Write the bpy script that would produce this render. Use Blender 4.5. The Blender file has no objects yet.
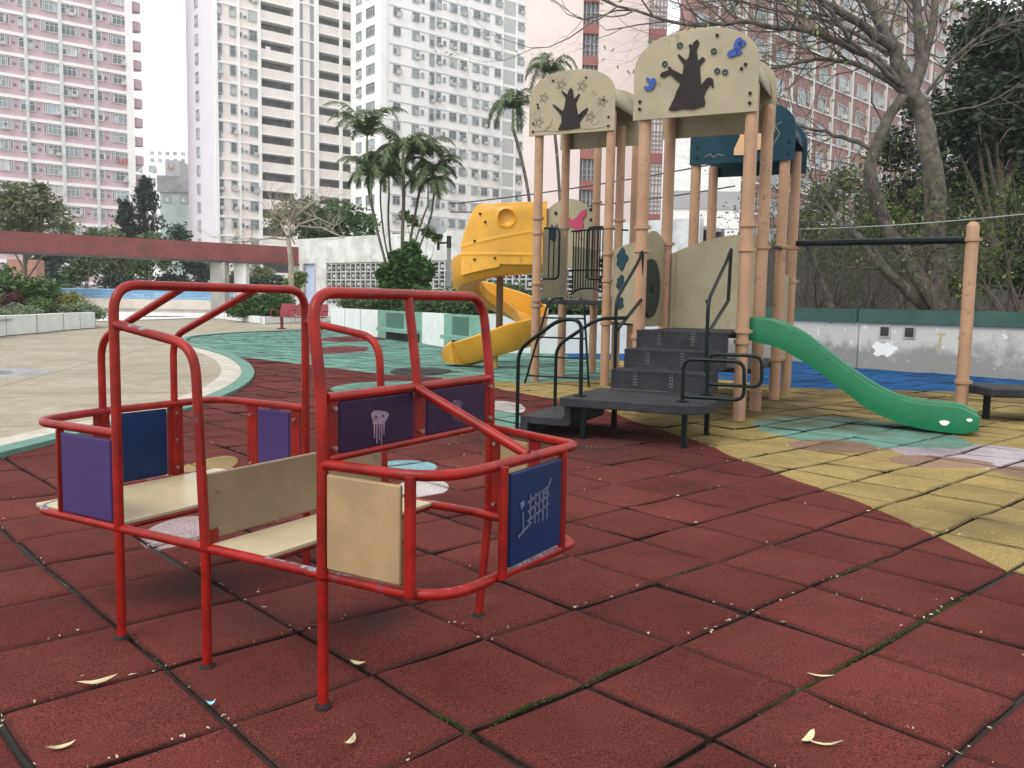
EXPOSURE = 0.52; SKYW = 7.6
import bpy, bmesh, math, random
from mathutils import Vector, Matrix, noise
random.seed(7)
R = math.radians
scene = bpy.context.scene
COL = scene.collection
# ---------------------------------------------------------------- camera model (plain perspective)
FPX = 860.0; PITCH = math.atan((384-302)/FPX); ROLL = -0.018; TILE = 0.5; CAMH = 2.503*TILE
cp, sp = math.cos(PITCH), math.sin(PITCH); cr, sr = math.cos(ROLL), math.sin(ROLL)
Fv = Vector((0, cp, -sp)); U0 = Vector((0, sp, cp)); R0 = Vector((1, 0, 0))
Rv = cr*R0 - sr*U0; Uv = sr*R0 + cr*U0
CAM = Vector((0, 0, CAMH))
def ray(px, py): return Fv + Rv*((px-512)/FPX) - Uv*((py-384)/FPX)
def at(px, py, z=0.0):
    d = ray(px, py); return CAM + d*((z-CAMH)/d.z)
def atY(px, py, Y):
    d = ray(px, py); return CAM + d*(Y/d.y)
def zat(b, py):
    lo, hi = -1.0, (1.6 if b[1] < 5 else 90.0)
    for _ in range(50):
        m = (lo+hi)/2
        v = Vector((b[0], b[1], m))-CAM
        if 384-FPX*v.dot(Uv)/v.dot(Fv) > py: lo = m
        else: hi = m
    return lo
cd = bpy.data.cameras.new('camera'); cam = bpy.data.objects.new('camera', cd); COL.objects.link(cam)
M = Matrix((Rv, Uv, -Fv)).transposed().to_4x4(); M.translation = CAM
cam.matrix_world = M
cd.sensor_width = 36; cd.lens = FPX/1024*36; cd.clip_end = 2000; cd.clip_start = 0.05
scene.camera = cam

# ---------------------------------------------------------------- materials
def mat(name, col=(.5, .5, .5), rough=.7, metal=0, var=0.0, vscale=5.0, bump=0.0, bscale=40.0, var2=None, dirt=None, spec=.5):
    """principled paint with noise variation, optional second colour in patches and fine bump"""
    m = bpy.data.materials.new(name); m.use_nodes = True
    nt = m.node_tree; b = nt.nodes['Principled BSDF']; L = nt.links
    b.inputs['Roughness'].default_value = rough; b.inputs['Metallic'].default_value = metal
    b.inputs['Specular IOR Level'].default_value = spec
    b.inputs['Base Color'].default_value = (*col, 1)
    geo = nt.nodes.new('ShaderNodeNewGeometry')
    last = None
    if var > 0 or var2:
        n = nt.nodes.new('ShaderNodeTexNoise'); n.inputs['Scale'].default_value = vscale; n.inputs['Detail'].default_value = 6
        n.inputs['Roughness'].default_value = .65
        L.new(geo.outputs['Position'], n.inputs['Vector'])
        r = nt.nodes.new('ShaderNodeValToRGB'); L.new(n.outputs['Fac'], r.inputs['Fac'])
        c2 = var2 or tuple(c*(1-var) for c in col); c1 = col if var2 else tuple(min(1, c*(1+var*.5)) for c in col)
        r.color_ramp.elements[0].position = .38; r.color_ramp.elements[1].position = .62
        r.color_ramp.elements[0].color = (*c2, 1); r.color_ramp.elements[1].color = (*c1, 1)
        L.new(r.outputs['Color'], b.inputs['Base Color']); last = r.outputs['Color']
    if dirt:   # (colour, scale, threshold)
        n = nt.nodes.new('ShaderNodeTexNoise'); n.inputs['Scale'].default_value = dirt[1]; n.inputs['Detail'].default_value = 8
        n.inputs['Roughness'].default_value = .7
        L.new(geo.outputs['Position'], n.inputs['Vector'])
        r = nt.nodes.new('ShaderNodeValToRGB'); L.new(n.outputs['Fac'], r.inputs['Fac'])
        r.color_ramp.elements[0].position = dirt[2]; r.color_ramp.elements[1].position = dirt[2]+.06
        mx = nt.nodes.new('ShaderNodeMix'); mx.data_type = 'RGBA'; L.new(r.outputs['Color'], mx.inputs['Factor'])
        if last: L.new(last, mx.inputs[6])
        else: mx.inputs[6].default_value = (*col, 1)
        mx.inputs[7].default_value = (*dirt[0], 1); L.new(mx.outputs[2], b.inputs['Base Color'])
    if bump > 0:
        n = nt.nodes.new('ShaderNodeTexNoise'); n.inputs['Scale'].default_value = bscale; n.inputs['Detail'].default_value = 4
        L.new(geo.outputs['Position'], n.inputs['Vector'])
        bp = nt.nodes.new('ShaderNodeBump'); bp.inputs['Strength'].default_value = bump; bp.inputs['Distance'].default_value = .01
        L.new(n.outputs['Fac'], bp.inputs['Height']); L.new(bp.outputs['Normal'], b.inputs['Normal'])
    return m
def leafmat(name, c1, c2, scale=1.5, trans=.25):
    m = bpy.data.materials.new(name); m.use_nodes = True
    nt = m.node_tree; L = nt.links; b = nt.nodes['Principled BSDF']; out = nt.nodes['Material Output']
    geo = nt.nodes.new('ShaderNodeNewGeometry')
    r = nt.nodes.new('ShaderNodeValToRGB'); L.new(geo.outputs['Random Per Island'], r.inputs['Fac'])
    r.color_ramp.elements[0].color = (*c1, 1); r.color_ramp.elements[1].color = (*c2, 1)
    n = nt.nodes.new('ShaderNodeTexNoise'); n.inputs['Scale'].default_value = scale; L.new(geo.outputs['Position'], n.inputs['Vector'])
    mx = nt.nodes.new('ShaderNodeMix'); mx.data_type = 'RGBA'; mx.blend_type = 'MULTIPLY'; mx.inputs['Factor'].default_value = .6
    r2 = nt.nodes.new('ShaderNodeValToRGB'); L.new(n.outputs['Fac'], r2.inputs['Fac'])
    r2.color_ramp.elements[0].position = .35; r2.color_ramp.elements[1].position = .65
    r2.color_ramp.elements[0].color = (.35, .4, .35, 1)
    L.new(r.outputs['Color'], mx.inputs[6]); L.new(r2.outputs['Color'], mx.inputs[7])
    L.new(mx.outputs[2], b.inputs['Base Color']); b.inputs['Roughness'].default_value = .55
    t = nt.nodes.new('ShaderNodeBsdfTranslucent'); L.new(mx.outputs[2], t.inputs['Color'])
    ms = nt.nodes.new('ShaderNodeMixShader'); ms.inputs[0].default_value = trans
    L.new(b.outputs[0], ms.inputs[1]); L.new(t.outputs[0], ms.inputs[2]); L.new(ms.outputs[0], out.inputs['Surface'])
    return m

MT = {}
MT['red'] = mat('red_paint', (.24, .009, .007), .36, var=.35, vscale=9, dirt=((.05, .022, .022), 16, .64), bump=.06, bscale=60, spec=.28)
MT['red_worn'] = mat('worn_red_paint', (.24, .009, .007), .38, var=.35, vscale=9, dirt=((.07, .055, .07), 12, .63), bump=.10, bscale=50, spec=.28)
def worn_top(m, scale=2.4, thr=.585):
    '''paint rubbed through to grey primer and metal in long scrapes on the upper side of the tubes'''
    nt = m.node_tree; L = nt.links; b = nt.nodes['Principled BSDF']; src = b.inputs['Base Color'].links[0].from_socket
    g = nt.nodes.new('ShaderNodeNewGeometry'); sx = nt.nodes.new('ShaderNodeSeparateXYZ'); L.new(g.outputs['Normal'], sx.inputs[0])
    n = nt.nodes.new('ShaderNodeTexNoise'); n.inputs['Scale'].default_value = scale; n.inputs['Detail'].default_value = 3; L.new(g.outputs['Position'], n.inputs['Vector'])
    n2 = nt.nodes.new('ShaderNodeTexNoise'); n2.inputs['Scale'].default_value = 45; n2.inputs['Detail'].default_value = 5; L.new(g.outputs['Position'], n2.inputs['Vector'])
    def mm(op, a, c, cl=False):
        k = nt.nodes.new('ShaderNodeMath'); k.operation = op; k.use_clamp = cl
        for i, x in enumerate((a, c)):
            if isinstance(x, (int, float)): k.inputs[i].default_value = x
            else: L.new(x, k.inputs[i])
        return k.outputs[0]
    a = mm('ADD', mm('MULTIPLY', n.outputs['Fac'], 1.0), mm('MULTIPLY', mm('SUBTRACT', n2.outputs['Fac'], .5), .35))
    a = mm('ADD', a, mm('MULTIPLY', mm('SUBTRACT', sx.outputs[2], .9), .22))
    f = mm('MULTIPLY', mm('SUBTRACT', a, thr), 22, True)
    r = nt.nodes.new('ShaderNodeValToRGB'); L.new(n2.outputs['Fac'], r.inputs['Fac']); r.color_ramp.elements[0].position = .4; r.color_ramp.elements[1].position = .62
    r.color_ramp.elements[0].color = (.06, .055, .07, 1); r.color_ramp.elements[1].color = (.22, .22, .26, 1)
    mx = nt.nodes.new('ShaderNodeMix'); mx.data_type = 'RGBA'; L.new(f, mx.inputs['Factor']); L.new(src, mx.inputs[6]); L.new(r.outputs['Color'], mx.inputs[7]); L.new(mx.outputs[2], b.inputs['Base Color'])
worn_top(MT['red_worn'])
MT['redflat'] = mat('red_flat_paint', (.20, .008, .007), .5, var=.3, vscale=7, spec=.25)
MT['purple'] = mat('purple_board', (.050, .030, .115), .45, var=.12, vscale=4, spec=.25, bump=.03, dirt=((.05, .035, .12), 20, .68))
MT['dpurple'] = mat('dark_purple_board', (.024, .009, .036), .5, var=.15, vscale=4, spec=.2)
MT['blue'] = mat('blue_board', (.004, .020, .075), .42, var=.2, vscale=5, spec=.22, dirt=((.007, .03, .10), 18, .64))
MT['creamb'] = mat('cream_board', (.32, .225, .115), .5, var=.14, vscale=6, dirt=((.30, .205, .10), 14, .60))
MT['creams'] = mat('cream_seat_board', (.46, .385, .245), .35, var=.08, vscale=5, dirt=((.42, .34, .21), 14, .62))
MT['tan'] = mat('brown_cream_board', (.235, .175, .105), .5, var=.15, vscale=5, dirt=((.22, .16, .095), 18, .62))
MT['bolt'] = mat('bolt_steel', (.35, .25, .2), .35, metal=.6)
MT['paint_grey'] = mat('sprayed_paint', (.24, .165, .215), .8, var=.3, vscale=60)
MT['paint_blue'] = mat('sprayed_blue_grey', (.10, .11, .19), .8, var=.5, vscale=60)
MT['post'] = mat('salmon_post', (.365, .222, .135), .5, var=.15, vscale=3, dirt=((.25, .15, .105), 6, .57), bump=.03, spec=.35)
MT['beige'] = mat('beige_panel', (.31, .27, .175), .5, var=.12, vscale=2.5, dirt=((.225, .195, .13), 4, .60))
MT['brownwood'] = mat('dark_brown_board', (.020, .014, .015), .6, var=.2, spec=.2)
MT['engr'] = mat('engraved_line', (.12, .10, .065), .8)
MT['bright_blue'] = mat('bright_blue_board', (.006, .045, .25), .4)
MT['tealdark'] = mat('dark_teal_board', (.006, .040, .060), .45, var=.2, vscale=3, spec=.22)
MT['peach'] = mat('peach_board', (.62, .40, .22), .5)
MT['wheel'] = mat('dark_green_disc', (.012, .022, .020), .5, spec=.2)
MT['magenta'] = mat('magenta_board', (.42, .03, .10), .5)
MT['deck'] = mat('dark_grey_deck', (.026, .027, .032), .6, var=.35, vscale=6, dirt=((.055, .053, .053), 4, .60), bump=.3, bscale=120, spec=.2)
MT['rail'] = mat('black_green_rail', (.004, .010, .010), .32, var=.3, vscale=10, dirt=((.03, .033, .03), 25, .68), spec=.18)
MT['yellow'] = mat('yellow_plastic', (.66, .33, .03), .35, var=.12, vscale=2, dirt=((.50, .25, .035), 4, .61))
MT['green'] = mat('green_plastic', (.003, .135, .055), .30, spec=.35, var=.15, vscale=3, dirt=((.012, .105, .05), 7, .61))
MT['white_mark'] = mat('white_mark', (.75, .78, .74), .6)
MT['white'] = mat('white_paint', (.74, .74, .72), .8, var=.06, vscale=1.5, dirt=((.52, .52, .50), .9, .64))
MT['oldwhite'] = mat('stained_white_plaster', (.60, .62, .60), .85, var=.2, vscale=1.2, dirt=((.40, .42, .40), 1.1, .57), bump=.2)
MT['planter'] = mat('white_planter_tile', (.68, .71, .70), .6, var=.08, vscale=2, dirt=((.45, .47, .45), 1.6, .63))
MT['plgreen'] = mat('green_planter_tile', (.16, .32, .25), .6, var=.15, vscale=2)
MT['darkgap'] = mat('dark_joint', (.03, .03, .03), .9)
MT['concrete'] = mat('grey_concrete', (.38, .37, .34), .9, var=.2, vscale=1.5, bump=.3, bscale=12)
MT['retain'] = mat('dark_retaining_concrete', (.085, .08, .072), .9, var=.35, vscale=1.1, dirt=((.06, .058, .05), .8, .55), bump=.4, bscale=8)
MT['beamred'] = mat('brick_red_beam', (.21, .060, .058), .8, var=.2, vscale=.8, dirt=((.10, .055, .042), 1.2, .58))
MT['brickcol'] = mat('brown_pink_wall', (.36, .20, .15), .85, var=.1)
MT['railblue'] = mat('blue_railing', (.16, .34, .52), .5)
MT['cream_low'] = mat('cream_low_wall', (.60, .54, .47), .85, var=.15, vscale=.8)
MT['roadwhite'] = mat('pale_road', (.62, .63, .62), .85, var=.08, vscale=.6)
MT['capgreen'] = mat('green_cap', (.03, .085, .068), .6, var=.2, vscale=2)
MT['benchred'] = mat('bench_red', (.22, .014, .025), .5)
MT['bark'] = mat('grey_bark', (.115, .10, .082), .9, var=.5, vscale=6, dirt=((.23, .215, .17), 5, .60), bump=.8, bscale=18)
MT['palebark'] = mat('pale_bark', (.34, .30, .24), .9, var=.3, vscale=5)
MT['twig'] = mat('dark_twig', (.10, .078, .06), .9, var=.3, vscale=5)
MT['glass'] = mat('milky_glass', (.80, .82, .82), .15)
MT['globe'] = mat('lamp_globe_glass', (.80, .82, .82), .08); MT['globe'].node_tree.nodes['Principled BSDF'].inputs['Alpha'].default_value = .38
MT['blackiron'] = mat('black_iron', (.02, .02, .02), .5)
MT['wire'] = mat('grey_cable', (.30, .31, .27), .7)
MT['wiredark'] = mat('dark_cable', (.05, .05, .05), .7)
MT['scrap'] = mat('leaf_scrap', (.46, .40, .27), .8, var=.6, vscale=25)
MT['leafdry'] = mat('dry_leaf', (.50, .44, .26), .7, var=.4, vscale=9)
MT['leafpale'] = mat('pale_litter', (.60, .58, .52), .8)
MT['litterblue'] = mat('blue_wrapper', (.25, .55, .65), .4)

MT['l_dark'] = leafmat('dark_leaves', (.011, .026, .012), (.036, .068, .028))
MT['l_mid'] = leafmat('mid_leaves', (.045, .085, .03), (.13, .19, .06))
MT['l_olive'] = leafmat('olive_leaves', (.09, .11, .05), (.22, .25, .12))
MT['l_bright'] = leafmat('fresh_leaves', (.10, .17, .03), (.28, .38, .07))
MT['l_hedge'] = leafmat('hedge_leaves', (.025, .07, .015), (.10, .20, .04), 3)
MT['l_silver'] = leafmat('silver_green_leaves', (.16, .22, .12), (.34, .42, .26), 3)
MT['l_yel'] = leafmat('yellow_green_leaves', (.12, .13, .03), (.28, .28, .07), 3)
MT['l_red'] = leafmat('dark_red_leaves', (.05, .015, .015), (.12, .03, .03), 3)
MT['l_palm'] = leafmat('palm_leaves', (.04, .08, .025), (.15, .20, .07), 2)
MT['l_conifer'] = leafmat('conifer_leaves', (.03, .055, .04), (.07, .11, .075), 2)

# ---------------------------------------------------------------- mesh helpers
class MB:
    def __init__(s): s.v = []; s.f = []; s.m = []
    def add(s, vs, fs, mi=0):
        o = len(s.v); s.v += [tuple(v) for v in vs]; s.f += [tuple(i+o for i in f) for f in fs]; s.m += [mi]*len(fs)
    def box(s, c, d, ax=None, mi=0):
        """c centre, d full sizes, ax optional (x axis 2D dir)"""
        X = Vector((ax[0], ax[1], 0)).normalized() if ax else Vector((1, 0, 0)); Y = Vector((-X.y, X.x, 0)); Z = Vector((0, 0, 1))
        c = Vector(c); vs = []
        for k in (-.5, .5):
            for j in (-.5, .5):
                for i in (-.5, .5): vs.append(c+X*(i*d[0])+Y*(j*d[1])+Z*(k*d[2]))
        s.add(vs, [(0, 2, 3, 1), (4, 5, 7, 6), (0, 1, 5, 4), (2, 6, 7, 3), (0, 4, 6, 2), (1, 3, 7, 5)], mi)
    def seg(s, a, b, h0, h1, th, mi=0):
        """vertical slab from 2D a to b, between heights, thickness th"""
        a = Vector(a[:2]); b = Vector(b[:2]); d = b-a
        s.box(((a.x+b.x)/2, (a.y+b.y)/2, (h0+h1)/2), (d.length, th, h1-h0), (d.x, d.y), mi)
    def tube(s, pts, r, n=10, mi=0, cap=True):
        pts = [Vector(p) for p in pts]; N = len(pts)
        rs = r if isinstance(r, (list, tuple)) else [r]*N
        t0 = (pts[1]-pts[0]).normalized(); up = Vector((0, 0, 1)) if abs(t0.z) < .9 else Vector((1, 0, 0))
        nrm = t0.cross(up).normalized(); vs = []
        for i, p in enumerate(pts):
            t = ((pts[i]-pts[i-1]).normalized() if i else t0) + ((pts[i+1]-pts[i]).normalized() if i < N-1 else Vector())
            t.normalize()
            nrm = (nrm - t*nrm.dot(t)).normalized(); bn = t.cross(nrm)
            for k in range(n):
                a = 2*math.pi*k/n; vs.append(p+(nrm*math.cos(a)+bn*math.sin(a))*rs[i])
        fs = [(i*n+k, i*n+(k+1) % n, (i+1)*n+(k+1) % n, (i+1)*n+k) for i in range(N-1) for k in range(n)]
        if cap: fs += [tuple(range(n-1, -1, -1)), tuple(range((N-1)*n, N*n))]
        s.add(vs, fs, mi)
    def lathe(s, c, prof, n=16, mi=0):
        c = Vector(c); vs = []; N = len(prof)
        for r, z in prof:
            for k in range(n):
                a = 2*math.pi*k/n; vs.append(c+Vector((r*math.cos(a), r*math.sin(a), z)))
        fs = [(i*n+k, i*n+(k+1) % n, (i+1)*n+(k+1) % n, (i+1)*n+k) for i in range(N-1) for k in range(n)]
        fs += [tuple(range(n-1, -1, -1)), tuple(range((N-1)*n, N*n))]
        s.add(vs, fs, mi)
    def plate(s, poly, th, o, X, Y, mi=0):
        """extrude a 2D outline (x,y) in the frame o, X, Y along X x Y by th (centred)"""
        X = Vector(X); Y = Vector(Y); Z = X.cross(Y).normalized(); o = Vector(o); n = len(poly)
        area = sum(poly[i][0]*poly[(i+1) % n][1]-poly[(i+1) % n][0]*poly[i][1] for i in range(n))
        if area < 0: poly = poly[::-1]
        vs = [o+X*x+Y*y+Z*(th/2) for x, y in poly]+[o+X*x+Y*y-Z*(th/2) for x, y in poly]
        s.add(vs, [tuple(range(n)), tuple(range(2*n-1, n-1, -1))]+[(i, i+n, (i+1) % n+n, (i+1) % n) for i in range(n)], mi)
    def build(s, name, mats, parent=None, smooth=False, bevel=0, loc=None):
        me = bpy.data.meshes.new(name)
        vs = s.v
        if loc: vs = [(x-loc[0], y-loc[1], z-loc[2]) for x, y, z in vs]
        me.from_pydata(vs, [], s.f)
        mats = mats if isinstance(mats, (list, tuple)) else [mats]
        for m in mats: me.materials.append(MT[m] if isinstance(m, str) else m)
        if len(mats) > 1: me.polygons.foreach_set('material_index', s.m)
        me.update()
        if smooth:
            me.polygons.foreach_set('use_smooth', [True]*len(me.polygons)); 
            try: me.set_sharp_from_angle(angle=R(40))
            except Exception: pass
        o = bpy.data.objects.new(name, me); COL.objects.link(o)
        if loc: o.location = loc
        if parent is not None:
            o.parent = parent
            o.matrix_parent_inverse = Matrix.Translation(-parent.location)
        if bevel > 0:
            bv = o.modifiers.new('bevel', 'BEVEL'); bv.width = bevel; bv.segments = 2; bv.limit_method = 'ANGLE'; bv.angle_limit = R(50)
        return o
def tag(o, label=None, cat=None, group=None, kind=None):
    if label: o['label'] = label
    if cat: o['category'] = cat
    if group: o['group'] = group
    if kind: o['kind'] = kind
    return o
def empty(name, loc=(0, 0, 0)):
    o = bpy.data.objects.new(name, None); COL.objects.link(o); o.location = loc; o.empty_display_size = .2
    return o
def round_path(pts, r, closed=False, n=6):
    rl_ = r if isinstance(r, (list, tuple)) else None
    """fillet a polyline"""
    P = [Vector(p) for p in pts]; out = []; N = len(P)
    for i in range(N):
        if not closed and i in (0, N-1): out.append(P[i]); continue
        a, b, c = P[i-1], P[i], P[(i+1) % N]
        d1 = (a-b); d2 = (c-b); r = rl_[i] if rl_ else r; rr = min(r, d1.length*.48, d2.length*.48)
        p1 = b+d1.normalized()*rr; p2 = b+d2.normalized()*rr
        for k in range(n+1):
            t = k/n; out.append(p1*(1-t)**2+b*2*t*(1-t)+p2*t*t)
    if closed: out.append(out[0].copy())
    return out
def leaf_cloud(mb, blobs, n, size, seed=0, flat=0.0, mi=0, shell=.45, asp=.5):
    """many small leaf quads spread through ellipsoid blobs [(centre, (rx,ry,rz))]"""
    rnd = random.Random(seed); tot = sum(b[1][0]*b[1][1]*b[1][2] for b in blobs)
    for c, rr in blobs:
        k = max(8, int(n*rr[0]*rr[1]*rr[2]/tot))
        for _ in range(k):
            while True:
                d = Vector((rnd.uniform(-1, 1), rnd.uniform(-1, 1), rnd.uniform(-1, 1)))
                if .05 < d.length < 1: break
            d = d.normalized()*(shell+(1-shell)*rnd.random())*(.85+.3*noise.noise(d*2.2+Vector(c)))
            p = Vector(c)+Vector((d.x*rr[0], d.y*rr[1], d.z*rr[2]))
            if noise.noise(p*(1.6/max(rr)*1.5)+Vector((seed, 0, 0))) < -.28: continue
            a = Vector((rnd.gauss(0, 1), rnd.gauss(0, 1), rnd.gauss(0, .5))).normalized()
            q = a.cross(Vector((rnd.gauss(0, 1), rnd.gauss(0, 1), rnd.gauss(0, 1)))).normalized()
            sz = size*rnd.uniform(.6, 1.3); a *= sz; q *= sz*asp
            mb.add([p-a*.5, p+q*.5, p+a*.5, p-q*.5], [(0, 1, 2, 3)], mi)
def branch(mb, p, d, length, r, depth, rnd, twigs=None, spread=.6, up=.1, n=7, kids=(2, 3), droop=0, curve=.15):
    """recursive limb; collects twig end points in twigs"""
    segs = 4 if depth > 1 else 3; pts = [Vector(p)]; rs = [r]; dd = Vector(d).normalized()
    for i in range(segs):
        dd = (dd+Vector((rnd.gauss(0, curve), rnd.gauss(0, curve), rnd.gauss(0, curve)+up*.3-droop))).normalized()
        pts.append(pts[-1]+dd*length/segs); rs.append(r*(1-.45*(i+1)/segs))
    mb.tube(pts, rs, n=max(3, n), cap=False)
    if twigs is not None: twigs.append(pts[-1].copy())
    if depth <= 0: return
    for k in range(rnd.randint(*kids)):
        i = rnd.randint(2, segs) if k else segs
        side = Vector((rnd.gauss(0, 1), rnd.gauss(0, 1), rnd.gauss(0, .7))).normalized()
        nd = (dd+side*spread+Vector((0, 0, up))).normalized()
        branch(mb, pts[i], nd, length*rnd.uniform(.6, .85), rs[i]*.72, depth-1, rnd, twigs, spread, up, n-1, kids, droop, curve)
# ================================================================= world and light
w = bpy.data.worlds.new('World'); scene.world = w; w.use_nodes = True
nt = w.node_tree; bg = nt.nodes['Background']
sky = nt.nodes.new('ShaderNodeTexSky'); sky.sky_type = 'NISHITA'; sky.sun_disc = False
sky.sun_elevation = R(52); sky.sun_rotation = R(215); sky.dust_density = 2; sky.air_density = 1.0; sky.ozone_density = 1.0
hs = nt.nodes.new('ShaderNodeHueSaturation'); hs.inputs['Saturation'].default_value = .10
nt.links.new(sky.outputs[0], hs.inputs['Color'])
cl = nt.nodes.new('ShaderNodeMix'); cl.data_type = 'RGBA'; cl.inputs['Factor'].default_value = .82   # closed white cloud cover
nt.links.new(hs.outputs[0], cl.inputs[6]); cl.inputs[7].default_value = (SKYW, SKYW*1.01, SKYW*1.03, 1); nt.links.new(cl.outputs[2], bg.inputs['Color'])
bg.inputs['Strength'].default_value = .15
sd = bpy.data.lights.new('sun', 'SUN'); sd.energy = 1.5; sd.angle = R(28); sd.color = (1, .97, .93)
so = bpy.data.objects.new('sun', sd); COL.objects.link(so)
sv = Vector((math.sin(R(215))*math.cos(R(52)), math.cos(R(215))*math.cos(R(52)), math.sin(R(52))))
so.rotation_euler = (-sv).to_track_quat('-Z', 'Y').to_euler(); so.location = (0, 0, 40)
vs_ = scene.view_settings; vs_.view_transform = 'Standard'; vs_.look = 'None'; vs_.gamma = 1; vs_.use_curve_mapping = False
vs_.exposure = EXPOSURE
scene.cycles.max_bounces = 5; scene.cycles.diffuse_bounces = 3; scene.cycles.glossy_bounces = 2; scene.cycles.transmission_bounces = 2
scene.cycles.use_denoising = True

# ================================================================= rubber paving material
def node_math(nt, op, a, b=None, clamp=False):
    n = nt.nodes.new('ShaderNodeMath'); n.operation = op; n.use_clamp = clamp
    for i, x in enumerate((a, b)):
        if x is None: continue
        if isinstance(x, (int, float)): n.inputs[i].default_value = x
        else: nt.links.new(x, n.inputs[i])
    return n.outputs[0]
X0, X1, Y0c, Y1c = -12.0, 12.0, 0.0, 40.0
def curve_above(nt, x, y, pts, wob):
    """1 where the point lies beyond the curve y=f(x) through pts"""
    c = nt.nodes.new('ShaderNodeFloatCurve'); cv = c.mapping.curves[0]
    pts = sorted(pts); pts = [(max(0, min(1, (p[0]-X0)/(X1-X0))), max(0, min(1, (p[1]-Y0c)/(Y1c-Y0c)))) for p in pts]
    pts = [(0, pts[0][1])]+pts+[(1, pts[-1][1])]
    while len(cv.points) < len(pts): cv.points.new(.5, .5)
    for q, p in zip(cv.points, pts): q.location = p; q.handle_type = 'VECTOR'
    c.mapping.use_clip = False; c.mapping.update()
    nt.links.new(node_math(nt, 'MULTIPLY', node_math(nt, 'SUBTRACT', x, X0), 1/(X1-X0)), c.inputs['Value'])
    f = node_math(nt, 'MULTIPLY', c.outputs[0], Y1c-Y0c)
    d = node_math(nt, 'SUBTRACT', y, f)
    return node_math(nt, 'MULTIPLY', d, 60, clamp=True)
def ellipse(nt, vec, c, rx, ry, rot, wobn):
    mp = nt.nodes.new('ShaderNodeMapping'); mp.vector_type = 'TEXTURE'
    mp.inputs['Location'].default_value = (c[0], c[1], 0); mp.inputs['Rotation'].default_value = (0, 0, rot); mp.inputs['Scale'].default_value = (rx, ry, 1e6)
    nt.links.new(vec, mp.inputs['Vector'])
    ln = nt.nodes.new('ShaderNodeVectorMath'); ln.operation = 'LENGTH'; nt.links.new(mp.outputs[0], ln.inputs[0])
    return node_math(nt, 'MULTIPLY', node_math(nt, 'SUBTRACT', node_math(nt, 'ADD', 1.0, node_math(nt, 'MULTIPLY', wobn, .25)), ln.outputs['Value']), 30, clamp=True)
def G(*ps): return [(at(*p).x, at(*p).y) for p in ps]
rub = bpy.data.materials.new('rubber_paving'); rub.use_nodes = True
nt = rub.node_tree; L = nt.links; bs = nt.nodes['Principled BSDF']
geo = nt.nodes.new('ShaderNodeNewGeometry'); P = geo.outputs['Position']
sep = nt.nodes.new('ShaderNodeSeparateXYZ'); L.new(P, sep.inputs[0]); gx, gy = sep.outputs[0], sep.outputs[1]
wn = nt.nodes.new('ShaderNodeTexNoise'); wn.inputs['Scale'].default_value = 1.6; L.new(P, wn.inputs['Vector'])
wob = node_math(nt, 'SUBTRACT', wn.outputs['Fac'], .5)
m_yel = curve_above(nt, gx, gy, G((1040, 587), (1017, 574), (976, 554), (912, 524), (873, 508), (823, 489), (781, 475), (740, 460), (705, 444), (640, 423), (602, 409), (540, 396), (486, 386), (442, 379))+[(-2.6, 30), (-4, 39)], wob)
m_teal = curve_above(nt, gx, gy, G((196, 350), (212, 353), (300, 364), (373, 373), (479, 380), (517, 383), (588, 381), (604, 379))+[(1.9, 14.0), (2.0, 38)], wob)
m_blue = curve_above(nt, gx, gy, [(1.2, 38), (1.3, 20.0), (2.4, 19.0), (3.4, 15.2)]+G((791, 388), (955, 392), (1024, 397)), wob)
cols = {'red': (.098, .0225, .0195), 'yellow': (.25, .19, .070), 'teal': (.115, .225, .185), 'blue': (.010, .070, .19)}
cur = None
def over(fac, col, base):
    mx = nt.nodes.new('ShaderNodeMix'); mx.data_type = 'RGBA'; L.new(fac, mx.inputs['Factor'])
    if isinstance(base, tuple): mx.inputs[6].default_value = (*base, 1)
    else: L.new(base, mx.inputs[6])
    if isinstance(col, tuple): mx.inputs[7].default_value = (*col, 1)
    else: L.new(col, mx.inputs[7])
    return mx.outputs[2]
c = over(m_yel, cols['yellow'], cols['red'])
c = over(m_teal, cols['teal'], c)
c = over(m_blue, cols['blue'], c)
def ell_px(x0, x1, y0, y1, col, rot=0):
    global c
    a = at(x0, (y0+y1)/2); b = at(x1, (y0+y1)/2); t = at((x0+x1)/2, y0); u = at((x0+x1)/2, y1)
    c = over(ellipse(nt, P, ((a.x+b.x)/2, (t.y+u.y)/2), abs(b.x-a.x)/2, abs(t.y-u.y)/2, rot, wob), col, c)
TEAL = cols['teal']; PALE = (.36, .33, .32); BR = (.20, .13, .09); RD = (.13, .035, .035)
ell_px(324, 412, 384, 404, (.22, .15, .09)); ell_px(328, 462, 381, 397, TEAL)
ell_px(388, 452, 367, 376, (.05, .05, .05))
ell_px(318, 384, 336, 342, RD); ell_px(306, 368, 346, 354, RD)
ell_px(470, 526, 401, 415, PALE); ell_px(478, 524, 412, 429, TEAL)
ell_px(378, 438, 460, 473, (.15, .26, .28)); ell_px(396, 448, 480, 498, PALE)
ell_px(146, 212, 515, 548, (.27, .21, .21)); ell_px(170, 225, 455, 490, (.22, .16, .07))
ell_px(905, 1060, 443, 470, (.34, .30, .32)); ell_px(880, 960, 428, 447, TEAL); ell_px(764, 948, 417, 447, TEAL)
ell_px(792, 872, 439, 453, BR); ell_px(890, 992, 456, 468, BR); ell_px(1000, 1060, 466, 482, BR)
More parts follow.
